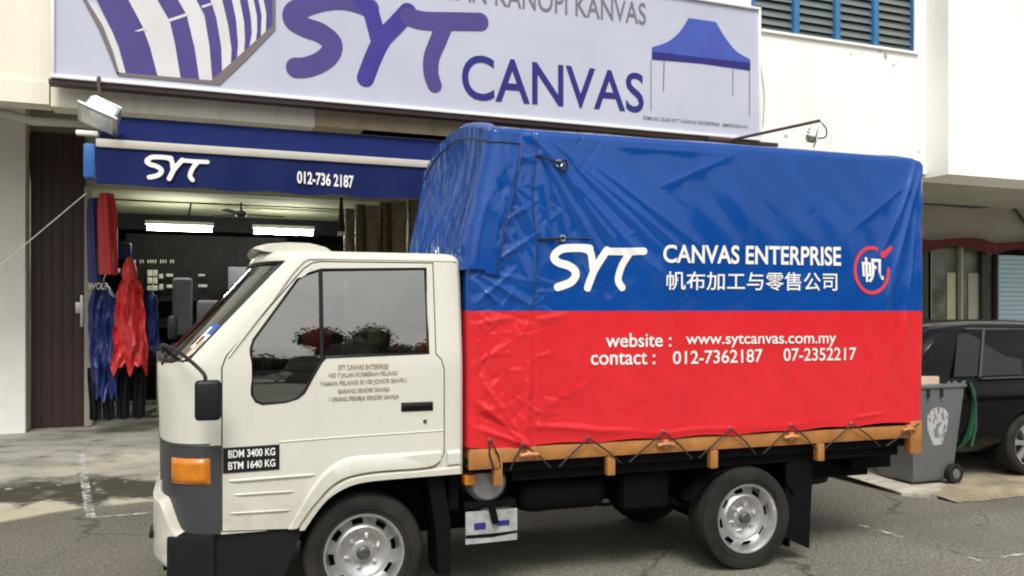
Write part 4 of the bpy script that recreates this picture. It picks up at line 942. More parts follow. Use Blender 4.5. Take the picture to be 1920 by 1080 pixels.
# ================================================================= THE TRUCK (own frame)
YT = 4.88; YC = 5.72
TB = (2.1, YC, 0)
tr = empty('pickup_truck', TB, 'cream white cab truck with an orange flat bed parked before the shop', 'truck', frame=1)
def T(mb, name, m, smooth=32, par=None): return mb.build(name, m, par or tr, smooth, base=TB)
def w_of(z): return .84 if z < 1.42 else .84 - .075 * ((z - 1.42) / .64) ** 1.1
def xf_of(z):
    if z < 1.05: return -.315 - .012 * math.sin(max(0, z - .5) * 3)
    if z < 1.46: return -.325 - .015 * math.sin((z - 1.05) / .41 * math.pi / 2)
    return -.34 + (z - 1.46) / .62 * .575
RXF, NN = .35, 3.2
NF, NS, NR = 44, 14, 10
def ring(z, ins=0., z_at=None, xr=1.385, extra=0.):
    zz_ = z if z_at is None else z_at; W = w_of(zz_) - ins; xf = xf_of(zz_) + ins; rx = RXF - ins * .3; rc = .05
    pts = []
    for i in range(NF + 1):   # front curve from near side to far side
        th = -math.pi / 2 + math.pi * i / NF
        s_, c_ = math.sin(th), math.cos(th)
        v = math.copysign(abs(s_) ** (2 / NN), s_); u = abs(c_) ** (2 / NN)
        pts.append((xf + rx - rx * u, YC + W * v))
    X0 = xf + rx; XR_ = xr - ins
    for i in range(1, NS + 1): pts.append((X0 + (XR_ - rc - X0) * i / NS, YC + W))
    for i in range(1, 4): a = math.pi / 2 * i / 3; pts.append((XR_ - rc + rc * math.sin(a), YC + W - rc + rc * math.cos(a)))
    for i in range(1, NR + 1): pts.append((XR_, YC + (W - rc) - 2 * (W - rc) * i / NR))
    for i in range(1, 4): a = math.pi / 2 * i / 3; pts.append((XR_ - rc + rc * math.cos(a), YC - W + rc - rc * math.sin(a)))
    for i in range(1, NS): pts.append((XR_ - rc + (X0 - XR_ + rc) * i / NS, YC - W))
    return [(x, y, z) for x, y in pts]
def skin(ins):
    rs_ = []; zs = [.54, .62, .72, .84, .96, 1.04, 1.15, 1.28, 1.38, 1.44, 1.48, 1.56, 1.66, 1.76, 1.86, 1.96, 2.03]
    for z in zs: rs_.append(ring(z, ins))
    for k in range(1, 6):
        a = math.pi / 2 * k / 5; rs_.append(ring(2.03 + (.065 - ins * .6) * math.sin(a), ins + .065 * (1 - math.cos(a)), 2.03))
    for k in (.2, .4, .6): rs_.append(ring(2.095 - ins * .6 + .02 * (k / .6), ins + k + .065, 2.03))
    return rs_
so_, si_ = skin(0), skin(.028)
n = len(so_[0]); mb = MB(); vs = [p for r_ in so_ for p in r_]; off = len(vs); vs += [p for r_ in si_ for p in r_]
fs = []
for base_, rs_ in ((0, so_), (off, si_)):
    for i in range(len(rs_) - 1):
        for k in range(n): fs.append((base_ + i * n + k, base_ + i * n + (k + 1) % n, base_ + (i + 1) * n + (k + 1) % n, base_ + (i + 1) * n + k))
    fs.append(tuple(base_ + (len(rs_) - 1) * n + k for k in range(n)))
for k in range(n): fs.append((k, off + k, off + (k + 1) % n, (k + 1) % n))
shell = orient(MB().add(vs, fs), 'shell')
def tp(*pts): return [bp(px, py, YT) for px, py in pts]
# openings: side windows, wheel arch, windscreen
win = tp((582, 512), (604, 505), (803, 503), (804, 662), (612, 670), (603, 678), (570, 736), (558, 746), (535, 753), (492, 757), (480, 752), (473, 740), (471, 655), (476, 638), (560, 524))
arch = tp((572, 1010), (572, 993), (592, 962), (612, 938), (635, 921), (665, 908), (705, 901), (862, 889), (900, 889), (900, 1100), (572, 1100))
shell = boolean(shell, orient(MB().prism(win, 4.2, 7.2)), 'DIFFERENCE')
shell = boolean(shell, orient(MB().prism(arch, 4.2, 7.2)), 'DIFFERENCE')
wsp = []
z0w, z1w = 1.475, 2.035
def wsx(z): return xf_of(z)
wc = MB(); q = []
for z in (z0w, z1w):
    hwid = w_of(z) - .030
    q += [(wsx(z) - .25, YC - hwid, z), (wsx(z) - .25, YC + hwid, z), (wsx(z) + .235, YC + hwid, z), (wsx(z) + .235, YC - hwid, z)]
wc.add(q, [(0, 1, 2, 3), (7, 6, 5, 4), (0, 4, 5, 1), (1, 5, 6, 2), (2, 6, 7, 3), (3, 7, 4, 0)])
shell = boolean(shell, orient(wc), 'DIFFERENCE')
# door
door_o = tp((416, 997), (556, 992), (578, 960), (598, 936), (620, 913), (650, 896), (700, 886), (800, 878), (817, 875), (833, 852), (833, 692), (828, 674), (818, 664), (817, 492), (606, 489), (588, 492), (572, 502), (424, 668), (416, 690))
pr_in = orient(MB().prism(grow(door_o, -.0035), 4.5, 5.2)); pr_out = orient(MB().prism(grow(door_o, .0035), 4.5, 5.2))
door_me = boolean(shell, pr_in, 'INTERSECT')
shell = boolean(shell, pr_out, 'DIFFERENCE')
# grey lower front
gb_in = orient(MB().box(-.6, .012, 4.5, 7, .50, 1.018)); gb_out = orient(MB().box(-.7, .0165, 4.4, 7.1, .49, 1.022))
grille_me = boolean(shell, gb_in, 'INTERSECT'); shell = boolean(shell, gb_out, 'DIFFERENCE')
def tl(me, name, m, sm=28, par=None):
    me.transform(Matrix.Translation(-Vector(TB))); return link(me, name, m, par or tr, sm, False, TB)
cab = tl(shell, 'cab', 'cabwhite'); door = tl(door_me, 'door', 'cabwhite'); gr = tl(grille_me, 'lower_panel', 'cabgrey')
# dark backing behind the door seam
T(MB().box(.03, 1.26, YT + .05, YT + .07, .95, 1.42), 'door_lining', 'inner', 0)
# glass
def side_y(z): return YC - w_of(z)
def pane(poly, name, par, dy=.012, m='glass'):
    zs_ = sorted(set(z for _, z in poly)); bm = bmesh.new(); f_ = bm.faces.new([bm.verts.new((x, 0, z)) for x, z in poly])
    for k in range(1, 8): bmesh.ops.bisect_plane(bm, geom=bm.verts[:] + bm.edges[:] + bm.faces[:], plane_co=(0, 0, 1.2 + k * .1), plane_no=(0, 0, 1))
    for v in bm.verts: v.co.y = side_y(v.co.z) + dy
    return MB().addbm(bm).build(name, m, par, 60, base=TB)
xd = bp(604, 580, YT)[0]
def clip(poly, x, keep_left):
    out = []
    for i in range(len(poly)):
        a, b = poly[i], poly[(i + 1) % len(poly)]; ia = (a[0] <= x) == keep_left; ib = (b[0] <= x) == keep_left
        if ia: out.append(a)
        if ia != ib: t = (x - a[0]) / (b[0] - a[0]); out.append((x, a[1] + t * (b[1] - a[1])))
    return out
wg = grow(win, .006)
pane(clip(wg, xd, True), 'window', door); pane(clip(wg, xd, False), 'window', door, .016)
fw = pane(wg, 'window', tr); fw.data.transform(Matrix.Scale(-1, 4, (0, 1, 0))); fw['label'] = 'far door window'
# seal round the window, bars
T(MB().tube([(x, side_y(z) + .004, z) for x, z in grow(win, .002)], .0085, 6, closed=True), 'window_seal', 'blackplastic', 60, door)
za_, zb2_ = bp(604, 507, YT)[1], bp(604, 676, YT)[1]
T(MB().tube([(xd, side_y(zb2_) + .003, zb2_), (xd, side_y(za_) + .003, za_)], .011, 6), 'window_bar', 'blackplastic', 60, door)
# windscreen
def wsg(u, v):
    z = z0w - .015 + (z1w + .02 - z0w) * v; W = w_of(z) - .012; xf = xf_of(z) + .012; hw = W - .006; yy = (u - .5) * 2 * hw * .995
    return (xf + RXF - RXF * (max(0, 1 - abs(yy / W) ** NN)) ** (1 / NN), YC + yy, z)
T(MB().grid(lambda u, v: wsg(.5 - .5 * math.cos(u * math.pi) if True else u, v), 40, 8), 'windscreen', 'wglass', 80)
sealp = [wsg(u, .02) for u in np.linspace(.02, .98, 25)] + [wsg(.985, v) for v in np.linspace(.1, .9, 7)] + [wsg(u, .97) for u in np.linspace(.98, .02, 25)] + [wsg(.015, v) for v in np.linspace(.9, .1, 7)]
T(MB().tube([(x - .006, y, z) for x, y, z in sealp], .013, 6, closed=True), 'windscreen_seal', 'blackplastic', 60)
def wpos(px, py):
    best = (9e9, 0, 0)
    for i in range(1, 120):
        for j in range(1, 40):
            x, y, z = wsg(i / 240, j / 40); d = x * math.sin(PT) + y * math.cos(PT); p_ = 960 + F_PX * (x * math.cos(PT) - y * math.sin(PT)) / d; q_ = HOR - F_PX * (z - CAM_H) / d
            e = (p_ - px) ** 2 + (q_ - py) ** 2
            if e < best[0]: best = (e, i / 240, j / 40)
    return best[1:]
# stickers inside the windscreen
for (u, v, r_, m_) in [(*wpos(px_, py_), r2, m2) for px_, py_, r2, m2 in ((402, 632, .075, 'print'), (392, 662, .07, 'wood'), (384, 676, .05, 'paper'), (398, 618, .035, 'canopyblue'), (372, 640, .03, 'valance'))]:
    print('sticker', u, v)
    ps_ = [wsg(max(.012, u + a_ * .5 * r_), max(.03, v + b_ * r_ * 1.3)) for a_, b_ in ((-1, -1), (1, -1), (1, 1), (-1, 1))]
    T(MB().add([(x - .004, y - .004, z) for x, y, z in ps_], [(0, 1, 2, 3)]), 'sticker', m_, 0)
# wipers
for u0 in (.12, .5):
    a = wsg(u0, .03); b = wsg(u0 + .28, .12); T(MB().tube([(a[0] - .03, a[1], a[2] - .02), (b[0] - .03, b[1], b[2])], .008, 6), 'wiper', 'blackplastic')
# roof visor
def vis(u, v):
    e = (abs(u - .5) * 2) ** 4; y = YC + (u - .5) * 1.24
    top = [(.0, .012), (.06, .03), (.2, .047), (.45, .056), (.7, .054), (.88, .035), (1., .0)]
    z = 2.112 + np.interp(v, [p[0] for p in top], [p[1] for p in top]) - .025 * e
    return (.185 + .47 * v + .05 * e * (1 - v), y, float(z))
def visb(u, v): x, y, z = vis(u, v); return (x + .01 * (1 - v), y, min(z - .004, 2.118 - .025 * (abs(u - .5) * 2) ** 4 - .02 * min(1, v * 2)))
vm = MB().grid(vis, 30, 16); vm.grid(visb, 30, 16)
for e_ in (0, 1): vm.grid(lambda u, v: tuple(a_ + (b_ - a_) * v for a_, b_ in zip(vis(e_, u), visb(e_, u))), 16, 1)
vm.grid(lambda u, v: tuple(a_ + (b_ - a_) * v for a_, b_ in zip(vis(u, 0), visb(u, 0))), 30, 1)
T(vm, 'roof_visor', 'cabwhite', 50)
for y in (YC - .5, YC, YC + .5): T(MB().box(.26, .34, y - .03, y + .03, 2.09, 2.13), 'visor_bracket', 'blackplastic', 0)
# drip rail and creases
T(MB().tube([(x, y, z) for x, y, z in smooth_line([(bp(428, 650, YT)[0], side_y(1.5) - .004, 1.50), (bp(500, 570, YT)[0], side_y(1.76) - .004, 1.765), (bp(566, 494, YT)[0], side_y(2.0) + .002, 2.013), (bp(600, 483, YT)[0], side_y(2.03) + .002, 2.046), (bp(700, 483, YT)[0], side_y(2.03) + .004, 2.05), (bp(862, 486, YT)[0], side_y(2.03) + .004, 2.05)], 6)], .007, 6), 'drip_rail', 'cabwhite', 60)
def side_strip(pts, wd, out, name, m, par=None):
    L = [bp(px, py, YT) for px, py in pts]
    T(MB().tube([(x, YT - out, z) for x, z in smooth_line(L, 6)], wd, 8), name, m, 60, par)
side_strip([(522, 829), (640, 820), (760, 812), (832, 807)], .006, -.002, 'body_crease', 'cabwhite', door)
for (p0, p1, r_) in [((430, 902), (590, 890), .009), ((440, 928), (552, 921), .007), ((432, 963), (545, 956), .007)]:
    a, b = bp(*p0, YT), bp(*p1, YT)
    T(MB().tube([(a[0], YT + .004, a[1]), (a[0] + .03, YT - .002, a[1]), (b[0] - .03, YT - .002, b[1]), (b[0], YT + .004, b[1])], r_, 8), 'pressed_rib', 'cabwhite', 60, door)
# wheel arch flare: chamfered band, split by the door seam
out_l = tp((540, 992), (566, 944), (590, 905), (612, 880), (640, 862), (668, 855), (720, 851), (826, 844))
in_l = tp((557, 990), (579, 958), (599, 934), (621, 911), (651, 894), (700, 884), (800, 876), (826, 862))
def band(outer, inner, d, name, par):
    m_ = len(outer); v = []
    for (ox, oz), (ix, iz) in zip(outer, inner):
        for t_, dy in ((0, .001), (.22, d), (.97, d * .9), (1, .0)): v.append((ox + (ix - ox) * t_, YT - dy, oz + (iz - oz) * t_))
    f_ = [(4 * i + k, 4 * i + k + 1, 4 * i + k + 5, 4 * i + k + 4) for i in range(m_ - 1) for k in range(3)]
    return T(MB().add(v, f_), name, 'cabwhite', 40, par)
band(smooth_line(out_l, 4), smooth_line(in_l, 4), .018, 'arch_bulge', door)
o2 = tp((561, 994), (583, 962), (603, 939), (625, 916), (654, 898), (703, 888), (803, 880), (862, 872)); i2 = tp((571, 993), (592, 962), (612, 938), (635, 921), (665, 908), (705, 901), (800, 893), (862, 888))
band(smooth_line(o2, 4), smooth_line(i2, 4), .016, 'arch_lip', cab)
o3 = tp((838, 845), (862, 842)); i3 = tp((838, 871), (862, 869)); band(o3, i3, .018, 'arch_bulge', cab)
# door handle, lock
a, b = bp(752, 755, YT), bp(812, 770, YT)
T(MB().rbox(a[0], b[0], YT - .004, YT + .01, b[1], a[1], .004), 'handle_recess', 'blackplastic', 32, door)
T(MB().rbox(a[0] + .008, b[0] - .004, YT - .022, YT - .006, (a[1] + b[1]) / 2 - .002, a[1] - .004, .006), 'door_handle', 'blackplastic', 32, door)
x, z = bp(797, 790, YT); T(MB().lathe([(.001, -.008), (.009, -.008), (.012, 0)], (x, YT, z), 'y', 16), 'keyhole', 'steeldark', 32, door)
# plate with weights
q = tp((418, 888), (524, 880), (524, 833), (418, 840)); T(MB().add([(x, YT - .004, z) for x, z in q], [(0, 1, 2, 3)]), 'weight_plate', 'blackplastic', 0, door)
wpq = lambda x, z: (x, YT - .0065, z)
lettering('BDM 3400 KG', tp((428, 859), (516, 853), (516, 839), (428, 844)), wpq, 'print', door, .02)['_b'] = TB
lettering('BTM 1640 KG', tp((428, 881), (516, 874), (516, 860), (428, 866)), wpq, 'print', door, .02)
for s_, q in [('SYT CANVAS ENTERPRISE', ((634, 694), (728, 692), (728, 682), (634, 684))), ('NO 7 JALAN ROSMERAH PELANGI', ((617, 711), (745, 706), (745, 695), (617, 700))),
              ('TAMAN PELANGI 81100 JOHOR BAHRU', ((600, 727), (762, 719), (762, 708), (600, 716))), ('BARANG SENDIRI SAHAJA', ((634, 741), (731, 736), (731, 725), (634, 730))),
              ('1 ORANG PEKERJA SENDIRI SAHAJA', ((616, 756), (748, 750), (748, 739), (616, 745)))]:
    lettering(s_, tp(*q), lambda x, z: (x, YT - .003, z), 'text', door, .018)
# indicator + headlights follow the rounded corner
def corner_strip(s0, s1, z0, z1, o_, name, m, par, nseg=12):
    def f_(u, v):
        z = z0 + (z1 - z0) * v; th = -math.pi / 2 + math.pi * (s0 + (s1 - s0) * u); sn, cs = math.sin(th), math.cos(th); W = w_of(z); xf = xf_of(z)
        x = xf + RXF - RXF * abs(cs) ** (2 / NN); y = YC + W * math.copysign(abs(sn) ** (2 / NN), sn)
        e = min(1, min(u, 1 - u) * 12) * min(1, min(v, 1 - v) * 8); nx, ny = -abs(cs), sn; l = math.hypot(nx, ny); return (x + nx / l * o_ * e, y + ny / l * o_ * e, z)
    return T(MB().grid(f_, nseg * 2, 8), name, m, 60, par)
def spos(px):
    best = None
    for i in range(1, 200):
        t = i / 400; th = -math.pi / 2 + math.pi * t; sn, cs = math.sin(th), math.cos(th); W = w_of(.88); xf = xf_of(.88)
        x = xf + RXF - RXF * abs(cs) ** (2 / NN); y = YC - W * abs(sn) ** (2 / NN)
        p_ = 960 + F_PX * (x * math.cos(PT) - y * math.sin(PT)) / (x * math.sin(PT) + y * math.cos(PT))
        if best is None or abs(p_ - px) < best[0]: best = (abs(p_ - px), t)
    return best[1]
sA, sB = spos(394), spos(322)
print('indicator', sA, sB)
corner_strip(sA, sB, .815, .955, .018, 'indicator', 'amber', gr)
corner_strip(1 - sA, 1 - sB, .815, .955, .018, 'indicator', 'amber', gr)
corner_strip(.36, .44, .62, .78, .012, 'headlight', 'lens', gr); corner_strip(.56, .64, .62, .78, .012, 'headlight', 'lens', gr)
corner_strip(.335, .352, .60, .80, .008, 'headlight_trim', 'steel', gr)
corner_strip(.02, .98, 1.024, 1.034, .004, 'panel_trim', 'cabgrey', cab, 30)
# bumper
def bpt(t, z, xo, W):
    th = -math.pi / 2 + math.pi * t; sn, cs = math.sin(th), math.cos(th); v = math.copysign(abs(sn) ** .5, sn); u = abs(cs) ** .5
    return (xo + .34 - .34 * u, YC + W * v, z)
def btop(t): k = min(1, max(0, (min(t, 1 - t) - .10) / .16)); return   .56 + .17 * k * k * (3 - 2 * k)
def bgrid(u, v, t0, t1, zb, topf, xo, W):
    t = t0 + (t1 - t0) * u; zt3 = topf(t)
    d = (.05 * (1 - v * 8) if v < .125 else 0) + (0 if v < .85 else .16 * ((v - .85) / .15) ** 1.5); z = zb + (zt3 - zb) * min(1, v / .9)
    return bpt(t, z, xo + d, W - d * .8)
T(MB().grid(lambda u, v: bgrid(u, v, .10, .90, .33, btop, -.355, .845), 60, 20), 'bumper', 'cabwhite', 50)
for s_ in (0, 1):
    mb = MB().grid(lambda u, v: bgrid(u, v, .0, .155, .24, lambda t: .555, -.365, .86), 20, 14)
    mb.grid(lambda u, v: (-.08 + (.06) * u, YC - .86 + (0 if v < .85 else .1 * (v - .85) / .15), .24 + .315 * min(1, v / .9)), 2, 14)
    if s_: mb.v = [(x, 2 * YC - y, z) for x, y, z in mb.v]
    T(mb, 'bumper_corner', 'blackplastic', 50)
T(MB().rbox(-.362, -.34, 5.16, 5.34, .48, .52, .004), 'bumper_slot', 'blackplastic')
T(MB().prism(tp((396, 1002), (568, 995), (530, 1090), (396, 1095)), YT + .02, YT + .10, .006), 'lower_sill', 'blackplastic')
T(MB().box(-.28, .35, YT + .12, 6.5, .34, .56), 'cab_floor', 'dark', 0)
# mirror
mx, mz = bp(390, 750, 4.70)
mr = T(MB().rbox(mx - .065, mx + .065, 4.66, 4.71, mz - .105, mz + .105, .022, 3), 'mirror', 'blackplastic', 50)
T(MB().rbox(mx - .05, mx + .05, 4.712, 4.716, mz - .09, mz + .09, .001), 'mirror_glass', 'steel', 32, mr)
ap_ = [bp(385, 716, 4.69), bp(383, 702, 4.72), bp(365, 682, 4.80), bp(330, 655, 5.0)]
T(MB().tube(smooth_line([(ap_[0][0], 4.69, ap_[0][1]), (ap_[1][0], 4.70, ap_[1][1]), (ap_[2][0], 4.74, ap_[2][1]), (bp(335, 660, 4.84)[0], 4.84, bp(335, 660, 4.84)[1]), (bp(303, 640, 5.05)[0], 5.05, bp(303, 640, 5.05)[1] - .02), (-.20, 5.10, 1.47)], 6), .010, 8), 'mirror_arm', 'blackplastic', 60)
T(MB().rbox(-.33, -.27, 6.42, 6.52, 1.55, 1.72, .02), 'mirror', 'blackplastic', 50)
# cab interior
T(MB().box(-.02, 1.33, 4.95, 6.49, .80, .86), 'cabin_floor', 'inner', 0)
T(MB().box(1.325, 1.345, 4.95, 6.49, .86, 2.0), 'cabin_rear_lining', 'inner', 0)
T(MB().rbox(-.20, .12, 4.98, 6.46, 1.15, 1.42, .05, 3), 'dashboard', 'seat', 50)
def seat(y, wd, m_):
    s_ = T(MB().rbox(.62, 1.1, y - wd, y + wd, .98, 1.12, .04, 3), 'seat', m_, 50)
    bm = bmesh.new(); bmesh.ops.create_cube(bm, size=1); bmesh.ops.bevel(bm, geom=bm.edges[:], offset=.25, segments=3, affect='EDGES')
    for v in bm.verts: v.co = Vector((1.13 + v.co.x * .12 + (v.co.z) * .10, y + v.co.y * 2 * wd, 1.36 + v.co.z * .58))
    T(MB().addbm(bm), 'seat_backrest', m_, 60, s_)
    T(MB().rbox(1.14, 1.22, y - wd - .012, y - wd + .012, 1.08, 1.62, .01), 'seat_piping', 'seatred', 50, s_)
    T(MB().rbox(1.16, 1.25, y - .13, y + .13, 1.66, 1.80, .035, 3), 'headrest', 'seatred', 50, s_)
seat(5.3, .23, 'seat'); seat(6.15, .23, 'seat')
bm = bmesh.new(); bmesh.ops.create_uvsphere(bm, u_segments=16, v_segments=10, radius=.11)
for v in bm.verts: v.co = Vector((.62 + v.co.x * .9, 5.75 + v.co.y, 1.60 + v.co.z * 1.25))
T(MB().addbm(bm), 'seat_cushion', 'seatred', 60)
T(MB().tube([(.34 + .07 * math.cos(a) * 1.2, 6.12 + .19 * math.sin(a), 1.42 + .17 * math.cos(a)) for a in np.linspace(0, 2 * math.pi, 25)[:-1]], .013, 8, closed=True), 'steering_wheel', 'seat', 60)
# wheels
def wheel(x, y, s_, name='wheel', dual=False):
    """s_=-1 faces the camera"""
    c = (x, y, .345); g_ = s_
    pr = [(.215, .09), (.235, .10), (.30, .112), (.335, .10), (.347, .075), (.350, .04), (.350, -.04), (.347, -.075), (.335, -.10), (.30, -.112), (.235, -.10), (.215, -.09)]
    t_ = T(MB().lathe([(r_, h) for r_, h in pr], c, 'y', 72), name, 'rubber', 40)
    # tread grooves (geometry) and sidewall ring
    T(MB().lathe([(.352, -.052), (.3535, -.05), (.3535, -.028), (.352, -.026)], c, 'y', 72), 'tread_rib', 'rubber', 40, t_)
    T(MB().lathe([(.352, -.012), (.3535, -.01), (.3535, .010), (.352, .012)], c, 'y', 72), 'tread_rib', 'rubber', 40, t_)
    T(MB().lathe([(.262, g_ * .1075), (.266, g_ * .1115), (.270, g_ * .1085)], c, 'y', 72), 'sidewall_ring', 'rubber', 60, t_)
    def holes(k, j): return j == 5 and (k % 9) in (0, 1, 2, 3)
    rim = MB().lathe([(r_, g_ * h) for r_, h in [(.236, .096), (.232, .108), (.222, .106), (.212, .085), (.205, .045), (.196, .034), (.168, .050), (.158, .066), (.150, .070), (.125, .066), (.105, .050), (.070, .046), (.062, .056), (.052, .058), (.001, .058)]], c, 'y', 72, skip=holes)
    T(rim, 'rim', 'steel', 35, t_)
    T(MB().lathe([(.20, g_ * .0), (.001, g_ * .0)], c, 'y', 32), 'brake_drum', 'dark', 0, t_)
    for k in range(6):
        a = k * math.pi / 3 + .3; T(MB().lathe([(.013, g_ * .045), (.013, g_ * .066), (.008, g_ * .072), (.001, g_ * .072)], (x + .088 * math.cos(a), y, .345 + .088 * math.sin(a)), 'y', 6), 'wheel_nut', 'steel', 20, t_)
    T(MB().lathe([(.040, g_ * .055), (.038, g_ * .085), (.028, g_ * .092), (.001, g_ * .092)], c, 'y', 20), 'hub_cap', 'steeldark', 35, t_)
FX, RX = .80, 3.385
wheel(FX, YT + .155, -1); wheel(FX, 2 * YC - YT - .155, 1)
wheel(RX, YT + .155, -1); wheel(RX, 2 * YC - YT - .155, 1); 
for x in (FX, RX): T(MB().tube([(x, YT + .2, .345), (x, 2 * YC - YT - .2, .345)], .05, 12), 'axle', 'dark')
T(MB().lathe([(.001, -.14), (.12, -.11), (.17, 0), (.12, .11), (.001, .14)], (RX, YC, .36), 'x', 20), 'differential', 'dark')
T(MB().tube([(RX - .1, YC, .38), (1.3, YC, .52)], .04, 10), 'drive_shaft', 'dark')
# chassis
for y in (YC - .40, YC + .40): T(MB().box(.1, 4.70, y - .035, y + .035, .50, .66), 'chassis_rail', 'dark', 0)
for x in (1.5, 2.2, 2.9, 3.8, 4.6): T(MB().box(x - .04, x + .04, YC - .363, YC + .363, .53, .63), 'cross_member', 'dark', 0)
for y in (YC - .52, YC + .52):
    T(MB().tube(smooth_line([(RX - .62, y, .52), (RX - .3, y, .40), (RX, y, .37), (RX + .3, y, .40), (RX + .60, y, .52)], 4), .03, 6), 'leaf_spring', 'dark')
T(MB().rbox(2.52, 2.86, YC - .66, YC - .46, .44, .68, .02), 'battery_box', 'dark')
T(MB().rbox(1.80, 2.42, YC - .66, YC - .46, .46, .68, .09, 4), 'fuel_tank', 'dark')
T(MB().tube([(1.9, YC + .1, .40), (3.1, YC + .1, .36), (4.6, YC + .2, .40)], .03, 10), 'exhaust_pipe', 'dark')
tx, tz = bp(905, 890, 5.05)
T(MB().lathe([(.001, -.20), (.10, -.19), (.125, -.16), (.125, .16), (.10, .19), (.001, .20)], (1.56, 5.16, .70), 'y', 28), 'air_tank', 'galv', 40)
T(MB().box(1.72, 4.70, YC - .74, YC + .80, .70, .76), 'bed_underside', 'dark', 0)
T(MB().box(1.32, 1.38, 5.0, 6.4, .55, 1.3), 'cab_back_frame', 'dark', 0)
T(MB().rbox(1.75, 2.75, YC + .48, YC + .80, .26, .68, .03), 'skylight_blocker_box', 'dark')  # unseen far-side box, added to block skylight and deepen the shade underneath
T(MB().lathe([(.001, -.10), (.20, -.10), (.34, -.09), (.35, 0), (.34, .09), (.20, .10), (.001, .10)], (4.25, YC, .52), 'z', 28), 'skylight_blocker_wheel', 'rubber')  # spare wheel added below the bed as extra skylight occlusion
T(MB().rbox(.9, 1.7, YC - .22, YC + .22, .28, .62, .08, 3), 'skylight_blocker_gearbox', 'dark', 50)  # gearbox bulk added to keep skylight off the road under the truck
for s_ in (-1, 1):
    mg = MB().grid(lambda u, v: (RX + .42 * math.cos(R(20) + u * R(140)), YC + s_ * (.42 + .34 * v), .345 + .42 * math.sin(R(20) + u * R(140)) * .86), 20, 2)
    T(mg, 'mudguard', 'dark', 60)
for k in range(4): T(MB().tube(smooth_line([(1.75 + k * .55, YC - .44, .50 - .02 * k), (2.0 + k * .5, YC - .47, .44), (2.3 + k * .45, YC - .44, .52)], 4), .012, 6), 'brake_line', 'dark')
# inner wheel arches
T(MB().box(.30, 1.42, YT + .36, YT + .40, .42, .86), 'inner_arch', 'dark', 0)
T(MB().box(.30, 1.42, YT + .05, YT + .36, .83, .86), 'inner_arch', 'dark', 0)
# front mud flap and rear mud flap
T(MB().prism(tp((806, 896), (836, 893), (850, 985), (850, 1085), (826, 1085), (822, 1000)), YT + .06, YT + .30, .004), 'mud_flap', 'dark')
fl_ = tp((1492, 875), (1543, 852), (1535, 1036), (1487, 1014)); T(MB().prism(fl_, YT + .10, YT + .13, .004), 'mud_flap', 'dark')
T(MB().box(RX + .38, RX + .40, YT + .13, YT + .42, .10, .72), 'mud_flap', 'dark', 0)
# hanging plate with blue print
q = tp((880, 966), (978, 958), (978, 1018), (880, 1028)); ph_ = T(MB().prism(q, YT + .08, YT + .085), 'hanging_plate', 'dirtywhite', 0)
T(MB().add([(x, YT + .0775, z) for x, z in tp((896, 1000), (918, 998), (918, 985), (896, 987))], [(0, 1, 2, 3)]), 'plate_mark', 'indigo', 0, ph_)
T(MB().add([(x, YT + .0775, z) for x, z in tp((940, 992), (963, 990), (963, 980), (940, 982))], [(0, 1, 2, 3)]), 'plate_mark', 'indigo', 0, ph_)
T(MB().add([(x, YT + .0765, z) for x, z in tp((880, 1010), (930, 1006), (978, 1000), (978, 1004), (930, 1013), (880, 1016))], [tuple(range(6))]), 'plate_crack', 'dark', 0, ph_)
T(MB().tube([(bp(927, 950, YT)[0], YT + .06, bp(927, 950, YT)[1]), (bp(935, 985, YT)[0], YT + .06, bp(935, 985, YT)[1])], .022, 8), 'plate_bracket', 'dark')
T(MB().box(bp(880, 960, YT)[0], bp(978, 960, YT)[0], YT + .10, YT + .20, .545, .585), 'plate_bracket', 'dark', 0)
# tail underside bumper
T(MB().rbox(4.42, 4.78, YT + .25, 6.5, .58, .70, .01), 'underrun_bar', 'dark')
# orange bed
bed = T(MB().rbox(1.42, 4.83, YT - .0, YT + .045, .835, .925, .006), 'bed', 'orange')
T(MB().rbox(1.42, 4.83, 2 * YC - YT - .045, 2 * YC - YT, .835, .925, .006), 'side_rail', 'orange', 32, bed)
T(MB().rbox(1.42, 1.455, YT + .046, 2 * YC - YT - .046, .80, .96, .006), 'end_rail', 'orange', 32, bed)
T(MB().rbox(4.79, 4.835, YT + .046, 2 * YC - YT - .046, .80, .96, .006), 'end_rail', 'orange', 32, bed)
T(MB().rbox(1.405, 1.60, YT - .022, YT - .002, .805, .915, .006), 'end_bracket', 'orange', 32, bed)
T(MB().box(1.46, 4.785, YT + .05, 2 * YC - YT - .05, .77, .83), 'bed_floor', 'dark', 0, bed)
for px in (933, 1145, 1338, 1538):
    x = bp(px, 870, YT)[0]; T(MB().rbox(x - .028, x + .028, YT - .012, YT + .04, .715 if px > 1000 else .70, (.834 if px > 1000 else .905), .005), 'stake', 'orange', 32, bed)
x = bp(1715, 820, YT)[0]; T(MB().rbox(x - .05, x + .055, YT - .014, YT + .05, .72, .955, .006), 'corner_post', 'orange', 32, bed)
hooks = []
for (px, py) in [(990, 850), (1245, 831), (1480, 817), (1700, 803)]:
    x, z = bp(px, py, YT); hooks.append((x, z)); h_ = MB().tube([(x - .055, YT - .022, z - .008), (x - .02, YT - .035, z), (x + .02, YT - .035, z), (x + .055, YT - .022, z - .008)], .013, 8)
    h_.rbox(x - .018, x + .018, YT - .032, YT - .001, z - .028, z + .026, .005); T(h_, 'rope_cleat', 'orangedull', 40, bed)
# lamp by the front of the bed
T(MB().rbox(1.40, 1.47, YT + .05, YT + .14, .70, .76, .01), 'marker_lamp', 'amber', 32)

